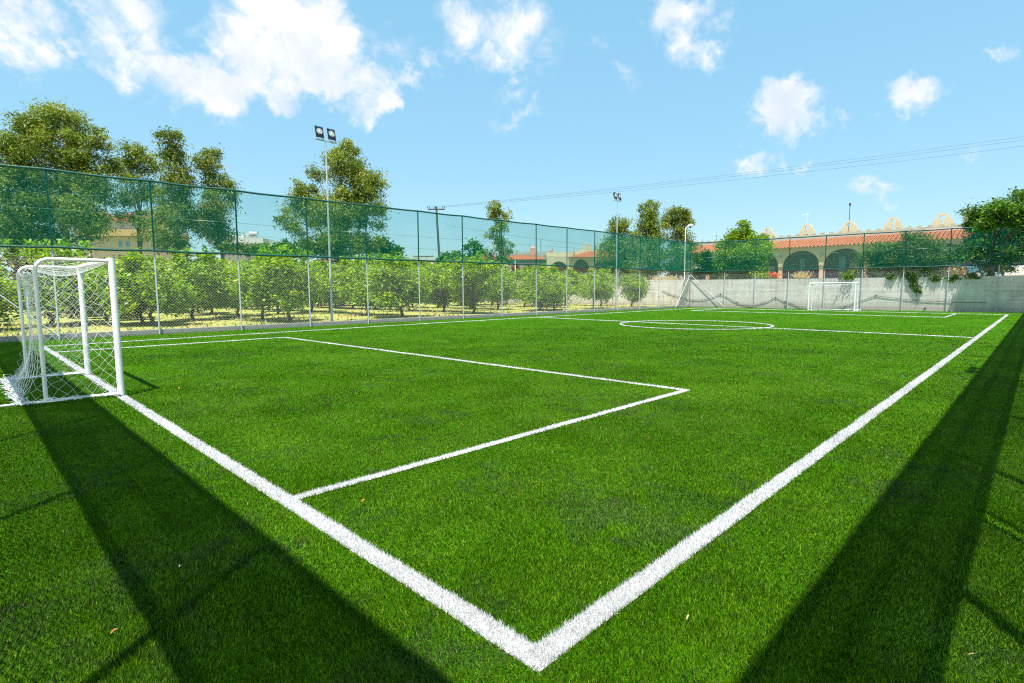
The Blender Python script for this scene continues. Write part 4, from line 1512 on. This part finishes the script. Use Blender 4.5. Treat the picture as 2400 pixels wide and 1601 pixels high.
def arch_wall(b, x0, x1, z0, z1, openings, y0, y1, seg=14):
    """wall in the xz plane from y0 to y1 with round arched openings (xa, xb, spring z, top z)"""
    xs = [x0]
    for xa, xb, zs, zt in sorted(openings):
        b.box(xs[-1], xa, y0, y1, z0, z1)
        pl = []
        for k in range(seg + 1):
            a = math.pi * (1 - k / seg)
            pl.append(((xa + xb) / 2 + (xb - xa) / 2 * math.cos(a), zs + (zt - zs) * math.sin(a)))
        for k in range(seg):
            (xa_, za_), (xb_, zb_) = pl[k], pl[k + 1]
            vs = [(xa_, y0, za_), (xb_, y0, zb_), (xb_, y0, z1), (xa_, y0, z1), (xa_, y1, za_), (xb_, y1, zb_), (xb_, y1, z1), (xa_, y1, z1)]
            b.add(vs, [(0, 1, 2, 3), (4, 7, 6, 5), (0, 4, 5, 1), (3, 2, 6, 7)])
        xs.append(xb)
    b.box(xs[-1], x1, y0, y1, z0, z1)


def arch_window_gable(root, x, y, z, w, h, m, name='bell_gable'):
    """small roof gable: a plate with shoulders, a round top and a keyhole opening"""
    b = MB()
    n = 12
    out = [(-w / 2, 0), (-w / 2, h * .42), (-w * .40, h * .50), (-w * .40, h * .62)]
    for k in range(n + 1):
        a = math.pi * (1 - k / n)
        out.append((w * .30 * math.cos(a), h * .66 + h * .34 * math.sin(a)))
    out += [(w * .40, h * .62), (w * .40, h * .50), (w / 2, h * .42), (w / 2, 0)]
    inn = [(-w * .07, 0), (-w * .07, h * .30), (-w * .06, h * .45), (-w * .06, h * .50)]
    for k in range(n + 1):
        a = math.pi * (1 - k / n)
        inn.append((w * .14 * math.cos(a), h * .70 + h * .14 * math.sin(a)))
    inn += [(w * .06, h * .50), (w * .06, h * .45), (w * .07, h * .30), (w * .07, 0)]
    t = 0.14
    for yy, flip in ((-t, 0), (t, 1)):
        base = len(b.v)
        for p in out:
            b.v.append((p[0], yy, p[1]))
        for p in inn:
            b.v.append((p[0], yy, p[1]))
        k = len(out)
        for i in range(k - 1):
            f = (base + i, base + i + 1, base + k + i + 1, base + k + i)
            b.f.append(f[::-1] if flip else f)
            b.m.append(0)
    k = len(out)
    for off in (0, k):
        for i in range(k - 1):
            b.f.append((off + i, off + i + 1, 2 * k + off + i + 1, 2 * k + off + i))
            b.m.append(0)
    o = b.build(name, m, root)
    o.location = (x, y, z)
    return o


# long arcade on the terrace; local x runs to the right as seen from the pitch (world -Y), local y away from it (world +X)
ar = empty('arcade_building', (58.0, 14.3, 2.28), -math.pi / 2)
cols_x = [-11.6, -7.6, -3.8, 0.0, 3.8, 7.6, 11.4, 15.2]
b = MB()
ops = [(cols_x[i] + 0.20, cols_x[i + 1] - 0.20, 1.75, 3.20) for i in range(len(cols_x) - 1)]
arch_wall(b, -15.4, 17.0, 1.72, 3.58, [(a, c, 1.75, t_) for a, c, s_, t_ in ops], 0.0, 0.35)
b.build('arcade_front', MT['cream'], ar)
for x in cols_x:
    b = MB()
    b.box(x - 0.16, x + 0.16, 0.02, 0.33, 0.0, 1.62)
    b.build('column', MT['peach'], ar)
    b = MB()
    b.box(x - 0.22, x + 0.22, -0.03, 0.38, 1.62, 1.72)
    b.build('capital', MT['peach'], ar)
    b = MB()
    b.tube([(x, 0.02, 2.72), (x, -0.04, 2.72)], 0.20, 18)
    b.build('roundel', MT['greywall'], ar)
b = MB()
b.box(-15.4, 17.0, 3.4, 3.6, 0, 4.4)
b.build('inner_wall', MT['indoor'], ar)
b = MB()
b.box(-15.4, 17.0, 0.36, 3.39, 3.35, 3.45)
b.build('ceiling', MT['cream'], ar)
for x, w in ((-2.9, .5), (.75, .6), (4.4, .5), (8.3, .6)):
    b = MB()
    b.box(x, x + w, 3.3, 3.39, 0, 2.6)
    b.build('door', MT['bluedoor'], ar)
for x, w in ((1.7, .9), (5.2, 1.0), (-6.6, 1.2), (9.5, 1.0)):
    b = MB()
    b.box(x, x + w, 3.3, 3.39, 0.1, 1.9)
    b.build('window', MT['greywall'], ar)
b = MB()
roof_tiles(b, -15.6, 17.2, -0.42, 3.50, 2.6, 4.50, pitch=0.34)
o = b.build('tile_roof', MT['tile'], ar, smooth=True)
o['kind'] = 'stuff'
b = MB()
b.box(-15.5, 17.1, 2.62, 2.9, 3.6, 4.72)
b.build('roof_fascia', MT['whitewall'], ar)
b = MB()
b.box(-15.3, 17.0, 4.0, 4.3, 3.6, 5.02)
xx = -15.2
while xx < 16.5:
    b.box(xx, xx + 0.36, 4.0, 4.3, 5.02, 5.20)
    xx += 0.82
b.build('parapet', MT['ochre2'] if 'ochre2' in MT else MT['cream'], ar)
MT['gable'] = mat('ochre_gable', (0.60, 0.50, 0.28), 0.9, var=0.08, scale=2, color2=(0.58, 0.52, 0.38))
for yw in (20.9, 16.87, 12.96, 9.27, 5.5):
    arch_window_gable(ar, 14.3 - yw, 4.15, 4.95, 1.5, 1.25 if yw > 6 else 1.25, MT['gable'])
for xw, hh in ((-2.9, 2.6), (1.1, 4.3 - 1.2)):
    b = MB()
    b.tube([(xw, 5, 4.9), (xw, 5, 4.9 + hh)], 0.03, 6)
    if xw < 0:
        b.tube([(xw - .5, 5, 4.7 + hh), (xw + .15, 5, 4.7 + hh)], 0.025, 5)
    else:
        b.tube([(xw, 5, 4.7 + hh), (xw, 5, 5.0 + hh)], 0.09, 6)
    b.build('antenna', MT['darkpole'] if xw > 0 else MT['white_paint'], ar)
b = MB()
b.box(10.2, 10.9, 4.6, 5.2, 4.9, 6.2)
b.tube([(10.55, 4.9, 6.2), (10.55, 4.9, 6.6)], [0.25, 0.15], 8)
b.build('chimney', MT['concrete'], ar)
tag(ar, 'long cream arcade with round arches and a terracotta tiled roof above the wall', 'building')

# dark rocky hill far behind the arcade and its pale summit houses
hc = at(1680, 600, 420)
b = MB()
n = 40
vs = []
for i in range(n + 1):
    u = i / n
    x = -110 + 220 * u
    hgt = 46 * max(0, math.sin(math.pi * min(1, max(0, u)))) ** 0.8 * (0.82 + 0.18 * math.sin(u * 23) * math.sin(u * 9 + 1))
    for j in range(7):
        v = j / 6
        yy = -60 + 120 * v
        vs.append((x + 3 * math.sin(j * 3 + i), yy, hgt * math.sin(math.pi * v) ** .7))
fs = [(i * 7 + j, (i + 1) * 7 + j, (i + 1) * 7 + j + 1, i * 7 + j + 1) for i in range(n) for j in range(6)]
b.add(vs, fs)
o = b.build('hill', MT['rock'])
o.location = (hc[0], hc[1], -1)
o.rotation_euler = (0, 0, YAW - math.pi / 2)
o.scale = (0.14, 0.25, 0.94)
tag(o, kind='structure')


class Bld:
    """a building facing the camera side; local x to the right, y away, placed at picture column px0, depth t"""
    def __init__(s, name, px0, t, zb, label, cat='building', turn=0.0, group=None):
        s.px0, s.t, s.zb = px0, t, zb
        p = at(px0, 650, t)
        s.root = empty(name, (p[0], p[1], zb), YAW - math.pi / 2 + turn)
        tag(s.root, label, cat, group)

    def X(s, px):
        return (px - s.px0) * s.t / F_PX

    def Z(s, y, px=None):
        return at(px if px is not None else s.px0, y, s.t)[2] - s.zb

    def box(s, name, xa, xb, ya, yb, m, d0=0.0, d1=4.0, b=None):
        own = b is None
        b = b or MB()
        b.box(s.X(xa), s.X(xb), d0, d1, s.Z(yb, xa), s.Z(ya, xa))
        return b.build(name, m, s.root) if own else b

    def hip(s, name, xa, xb, yeave, yridge, m, d0=-.6, d1=7.0, ridge=(.25, .75)):
        b = MB()
        x0, x1, z0, z1 = s.X(xa), s.X(xb), s.Z(yeave, xa), s.Z(yridge, xa)
        r0, r1 = x0 + (x1 - x0) * ridge[0], x0 + (x1 - x0) * ridge[1]
        ym = (d0 + d1) / 2
        b.add([(x0, d0, z0), (x1, d0, z0), (x1, d1, z0), (x0, d1, z0), (r0, ym, z1), (r1, ym, z1)],
              [(0, 1, 5, 4), (1, 2, 5), (2, 3, 4, 5), (3, 0, 4), (0, 3, 2, 1)])
        # tile courses proud of the slope
        nrow = 7
        for k in range(nrow):
            t0 = k / nrow
            xa_, xb_ = x0 + (r0 - x0) * t0, x1 + (r1 - x1) * t0
            yy, zz = d0 + (ym - d0) * t0, z0 + (z1 - z0) * t0
            b.add([(xa_, yy - .03, zz + .0), (xb_, yy - .03, zz + .0), (xb_, yy, zz + .07), (xa_, yy, zz + .07)], [(0, 1, 2, 3)])
        return b.build(name, m, s.root)


# house behind the eucalyptus at left
h1 = Bld('villa', 250, 84, -0.12, 'villa with tiled roof and ochre balcony seen between the left eucalyptus trees')
h1.box('upper_wall', 258, 372, 516, 541, MT['whitewall'], 0.5, 8)
h1.box('balcony', 200, 378, 541, 556, MT['ochre'], -1.2, 8)
h1.box('lower_wall', 215, 372, 556.5, 690, MT['cream'], 0.0, 8)
h1.hip('roof', 240, 372, 518, 492, MT['tile'], -.4, 9, (.2, .8))
h1.hip('roof', 130, 215, 505, 484, MT['tile'], 2, 9, (.3, .7))
h1.box('side_wall', 138, 208, 505, 690, MT['whitewall'], 3, 8)
for xa in (284, 301, 330):
    h1.box('window', xa, xa + 8, 566, 580, MT['bluedoor'], -0.06, 0.1)
for xa in (285, 330):
    h1.box('window', xa, xa + 9, 522, 536, MT['greywall'], 0.42, 0.6)
# white flat-roofed house
h2 = Bld('flat_roofed_house', 540, 78, -0.12, 'white flat roofed house with a solar water heater left of centre')
h2.box('roof_slab', 500, 628, 561, 573, MT['whitewall'], -1.0, 9)
h2.box('wall', 520, 612, 573.5, 690, MT['whitewall'], 0, 8)
h2.box('parapet', 500, 560, 548, 560.5, MT['whitewall'], 2, 8)
h2.box('side_roof_slab', 612, 645, 571, 577, MT['whitewall'], 1.0, 6)
h2.box('window', 570, 576, 580, 590, MT['dark'], -.05, .1)
b = MB()
b.tube([(h2.X(583), 1, h2.Z(547)), (h2.X(601), 1, h2.Z(547))], 0.28, 10)
b.build('water_tank', MT['whitewall'], h2.root, smooth=True)
b = MB()
b.add([(h2.X(580), .2, h2.Z(561)), (h2.X(596), .2, h2.Z(561)), (h2.X(600), 1.2, h2.Z(548)), (h2.X(586), 1.2, h2.Z(548))], [(0, 1, 2, 3), (3, 2, 1, 0)])
b.tube([(h2.X(599), 1, h2.Z(547)), (h2.X(600), 1, h2.Z(561))], .04, 5)
b.build('solar_panel', MT['greywall'], h2.root)
b = MB()
b.disc((h2.X(573), 1.5, h2.Z(549.5)), (-.5, -1, .4), 0.38, 14)
b.disc((h2.X(573), 1.52, h2.Z(549.5)), (.5, 1, -.4), 0.38, 14)
b.tube([(h2.X(574), 1.5, h2.Z(549.5)), (h2.X(575), 1.5, h2.Z(561))], .05, 6)
b.build('satellite_dish', MT['greywall'], h2.root)
b = MB()
b.tube([(h2.X(592), 1, h2.Z(547)), (h2.X(592), 1, h2.Z(541))], .03, 5)
b.tube([(h2.X(589), 1, h2.Z(541)), (h2.X(603), 1, h2.Z(543.5))], .05, 5)
b.build('antenna', MT['darkpole'], h2.root)
# small white house in the middle
h3 = Bld('white_house', 950, 70, -0.12, 'small white house with dark windows left of the utility pole')
h3.box('roof_slab', 945, 1024, 604, 611, MT['whitewall'], -.6, 7)
h3.box('wall', 950, 1018, 611.5, 690, MT['whitewall'], 0, 6)
for xa, xb in ((963, 978), (988, 1000)):
    f_ = h3.box('window_frame', xa, xb, 615, 630, MT['dark'], -.08, .05)
h3.box('pergola', 964, 1012, 598, 600.5, MT['greywall'], .5, 3)
for xa in (970, 1004):
    h3.box('pergola_leg', xa, xa + 1.5, 600.5, 604, MT['greywall'], 1, 1.2)
h3.box('low_wall', 955, 1012, 632, 642, MT['pinkwall2'] if 'pinkwall2' in MT else MT['whitewall'], -3, -2.8)

# red arched pavilion
r1 = Bld('arched_pavilion', 1184, 80, -0.12, 'low pavilion with red edged arches and an orange tiled roof behind the orchard')
r1.hip('roof', 1180, 1284, 609.5, 595, MT['tile'], -1, 7, (.12, .72))
r1.box('fascia', 1186, 1281, 610, 617, MT['bluedoor'], 0, 6)
b = MB()
arch_wall(b, r1.X(1190), r1.X(1284), r1.Z(636), r1.Z(617.2), [(r1.X(1199), r1.X(1219), r1.Z(636), r1.Z(621)), (r1.X(1228), r1.X(1251), r1.Z(636), r1.Z(620)), (r1.X(1260), r1.X(1279), r1.Z(636), r1.Z(620))], -.1, .3)
b.build('arches', MT['whitewall'], r1.root)
for xa, xb in ((1199, 1219), (1228, 1251), (1260, 1279)):
    b = MB()
    pl = []
    for k in range(13):
        a = math.pi * (1 - k / 12)
        pl.append(((r1.X(xa) + r1.X(xb)) / 2 + (r1.X(xb) - r1.X(xa)) / 2 * math.cos(a), -.14, r1.Z(636) + (r1.Z(621) - r1.Z(636)) * math.sin(a)))
    b.tube(pl, .09, 5)
    b.build('arch_trim', MT['redpaint'], r1.root)
for xc in (1194, 1223, 1256, 1282):
    r1.box('column', xc - 2.4, xc + 2.4, 636, 690, MT['redpaint'] if xc != 1282 else MT['whitewall'], -.1, .3)
r1.box('pole', 1206.5, 1208.5, 612, 690, MT['white_paint'], -1.2, -1.05)
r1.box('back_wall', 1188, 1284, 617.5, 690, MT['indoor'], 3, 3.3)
w1 = Bld('battlement_wall', 1205, 96, -0.12, 'grey crenellated wall rising behind the arched pavilion', 'wall')
b = MB()
b.box(w1.X(1208), w1.X(1282), 0, .6, 0, w1.Z(593))
xx = 1209
while xx < 1281:
    b.box(w1.X(xx), w1.X(xx + 4), 0, .6, w1.Z(593), w1.Z(589.5))
    xx += 7
b.build('battlements', MT['greywall'], w1.root)
b = MB()
b.box(w1.X(1243), w1.X(1254), -1.2, -.1, 0, w1.Z(583))
b.add([(w1.X(1243), -1.2, w1.Z(583)), (w1.X(1254), -1.2, w1.Z(583)), (w1.X(1254), -.1, w1.Z(583)), (w1.X(1243), -.1, w1.Z(583)), (w1.X(1248.5), -.65, w1.Z(577))], [(0, 1, 4), (1, 2, 4), (2, 3, 4), (3, 0, 4)])
b.build('turret', MT['pinkwall'], w1.root)
b = MB()
b.tube([(w1.X(1268), 0.3, w1.Z(593)), (w1.X(1268), .3, w1.Z(560))], .05, 5)
b.build('mast', MT['darkpole'], w1.root)
# cream arched house
c1 = Bld('arched_house', 1281, 72, -0.12, 'cream house with wide arches and ochre parapet left of the farther floodlight')
b = MB()
b.box(c1.X(1281), c1.X(1345), .6, 5, c1.Z(604), c1.Z(592))
xx = 1282
while xx < 1343:
    b.box(c1.X(xx), c1.X(xx + 4), .6, 1, c1.Z(592), c1.Z(590))
    xx += 7.5
b.build('parapet', MT['gable'], c1.root)
b = MB()
arch_wall(b, c1.X(1281), c1.X(1480), c1.Z(634), c1.Z(602), [(c1.X(1289), c1.X(1331), c1.Z(634), c1.Z(613)), (c1.X(1343), c1.X(1382), c1.Z(634), c1.Z(608)), (c1.X(1392), c1.X(1432), c1.Z(634), c1.Z(608)), (c1.X(1440), c1.X(1472), c1.Z(634), c1.Z(608))], 0, .5)
b.build('arcade_front', MT['cream'], c1.root)
for xc in (1285, 1337, 1387, 1436, 1476):
    c1.box('column', xc - 3, xc + 3, 634, 700, MT['peach'], .03, .45)
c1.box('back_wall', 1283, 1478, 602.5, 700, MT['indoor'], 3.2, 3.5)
c1.hip('roof', 1332, 1480, 603, 586, MT['tile'], -.5, 6, (.38, .8))
c1.box('upper_wall', 1355, 1480, 582, 602, MT['gable'], 4.2, 6)
arch_window_gable(c1.root, c1.X(1385), 4.4, c1.Z(583), 1.3, 1.1, MT['gable'])
b = MB()
b.tube([(c1.X(1298), 2, c1.Z(590)), (c1.X(1298), 2, c1.Z(580))], .03, 5)
b.add([(c1.X(1298), 2, c1.Z(584)), (c1.X(1288), 2.1, c1.Z(587)), (c1.X(1289), 2.1, c1.Z(589.5)), (c1.X(1298), 2, c1.Z(588))], [(0, 1, 2, 3), (3, 2, 1, 0)])
b.build('flag', MT['redpaint'], c1.root)


# ------------------------------------------------------------------ parked cars glimpsed under the right-hand tree
def car(px, t, m, label, rz):
    p = at(px, 650, t)
    root = empty('parked_car', (p[0], p[1], 2.28), rz)
    b = MB()
    sec = [(-2.0, .35, .70, .70), (-1.9, .28, .95, .80), (-1.2, .25, 1.0, .84), (1.0, .25, .98, .84), (1.75, .28, .86, .80), (2.0, .35, .62, .66)]
    vs = []
    for x, z0, z1, w in sec:
        vs += [(x, -w, z0), (x, w, z0), (x, w, z1), (x, -w, z1)]
    fs = [(4 * i + k, 4 * i + (k + 1) % 4, 4 * i + 4 + (k + 1) % 4, 4 * i + 4 + k) for i in range(5) for k in range(4)] + [(3, 2, 1, 0), (20, 21, 22, 23)]
    b.add(vs, fs)
    b.build('body', m, root, bevel=0.05)
    b = MB()
    b.add([(-1.7, -.78, .95), (1.1, -.78, .95), (1.1, .78, .95), (-1.7, .78, .95), (-1.3, -.62, 1.45), (.45, -.62, 1.45), (.45, .62, 1.45), (-1.3, .62, 1.45)],
          [(0, 1, 5, 4), (1, 2, 6, 5), (2, 3, 7, 6), (3, 0, 4, 7)])
    b.build('windows', MT['dark'], root, bevel=0.03)
    b = MB()
    b.box(-1.32, .47, -.64, .64, 1.45, 1.49)
    b.build('roof', m, root, bevel=0.02)
    for x in (-1.25, 1.25):
        for y in (-.80, .80):
            b = MB()
            b.tube([(x, y - .09, .31), (x, y + .09, .31)], .31, 16)
            w_ = b.build('wheel', MT['rubber'], root, smooth=False)
            b = MB()
            b.tube([(x, y - .1, .31), (x, y + .1, .31)], .18, 12)
            b.build('rim', MT['galv'], w_)
    return tag(root, label, 'car', 'cars parked on the terrace')


car(2262, 42.5, MT['carblue'], 'blue car glimpsed under the tree left of its trunk', 1.2)
car(2300, 45.5, MT['carwhite'], 'white car parked behind the blue one', 1.35)
car(2395, 41.5, MT['carwhite'], 'white car at the right edge behind the wall', 1.5)

# ------------------------------------------------------------------ bits lying on the turf
bits = [(-1.22, 1.45, 0.036, 'leaf_orange', 'curled orange leaf in the fence shadow at lower left', 0.4), (1.23, -1.32, 0.045, 'straw', 'pale straw stub at the lower right corner', 2.3),
        (0.66, -0.35, 0.04, 'straw', 'short straw on sunlit grass right of the corner mark', 0.1), (6.62, 17.0, .06, 'straw', 'straw bit beside the far left corner of the penalty box', .5),
        (5.9, 16.2, .06, 'leaf_orange', 'orange leaf inside the far left of the penalty box', .2), (0.75, 8.3, .06, 'leaf_orange', 'orange leaf by the shadow of the near goal', .9),
        (0.35, 2.0, .04, 'leaf_orange', 'tiny leaf beside the join of box line and goal line', .3), (2.3, 3.2, .04, 'leaf_orange', 'tiny orange leaf on the grass inside the near penalty box', 1.9),
        (24.3, 6.5, .08, 'straw', 'pale straw bit beyond the centre circle', 1.2), (-0.85, 1.9, .022, 'white_paint', 'white fleck of debris on the shaded grass at lower left', 1.0)]
for x, y, L, mk_, lab, rz in bits:
    b = MB()
    n = 5
    for i in range(n):
        t = i / (n - 1)
        w = L * (0.16 if mk_ != 'straw' else .09) * math.sin(math.pi * (0.12 + 0.8 * t))
        z = 0.012 + L * .25 * math.sin(3.0 * t)
        b.v += [(L * (t - .5), -w, z), (L * (t - .5), 0, z - w * .6), (L * (t - .5), w, z + w * .4)]
    for i in range(n - 1):
        for k in (0, 1):
            b.f.append((3 * i + k, 3 * i + k + 1, 3 * i + 4 + k, 3 * i + 3 + k))
            b.m.append(0)
    o = b.build('dry_leaf' if mk_ == 'leaf_orange' else 'straw_bit', MT[mk_], smooth=True)
    o.location = (x, y, -0.004)
    o.rotation_euler = (0, 0, rz)
    tag(o, lab, 'leaf' if mk_ == 'leaf_orange' else 'debris', 'bits of debris on the turf')
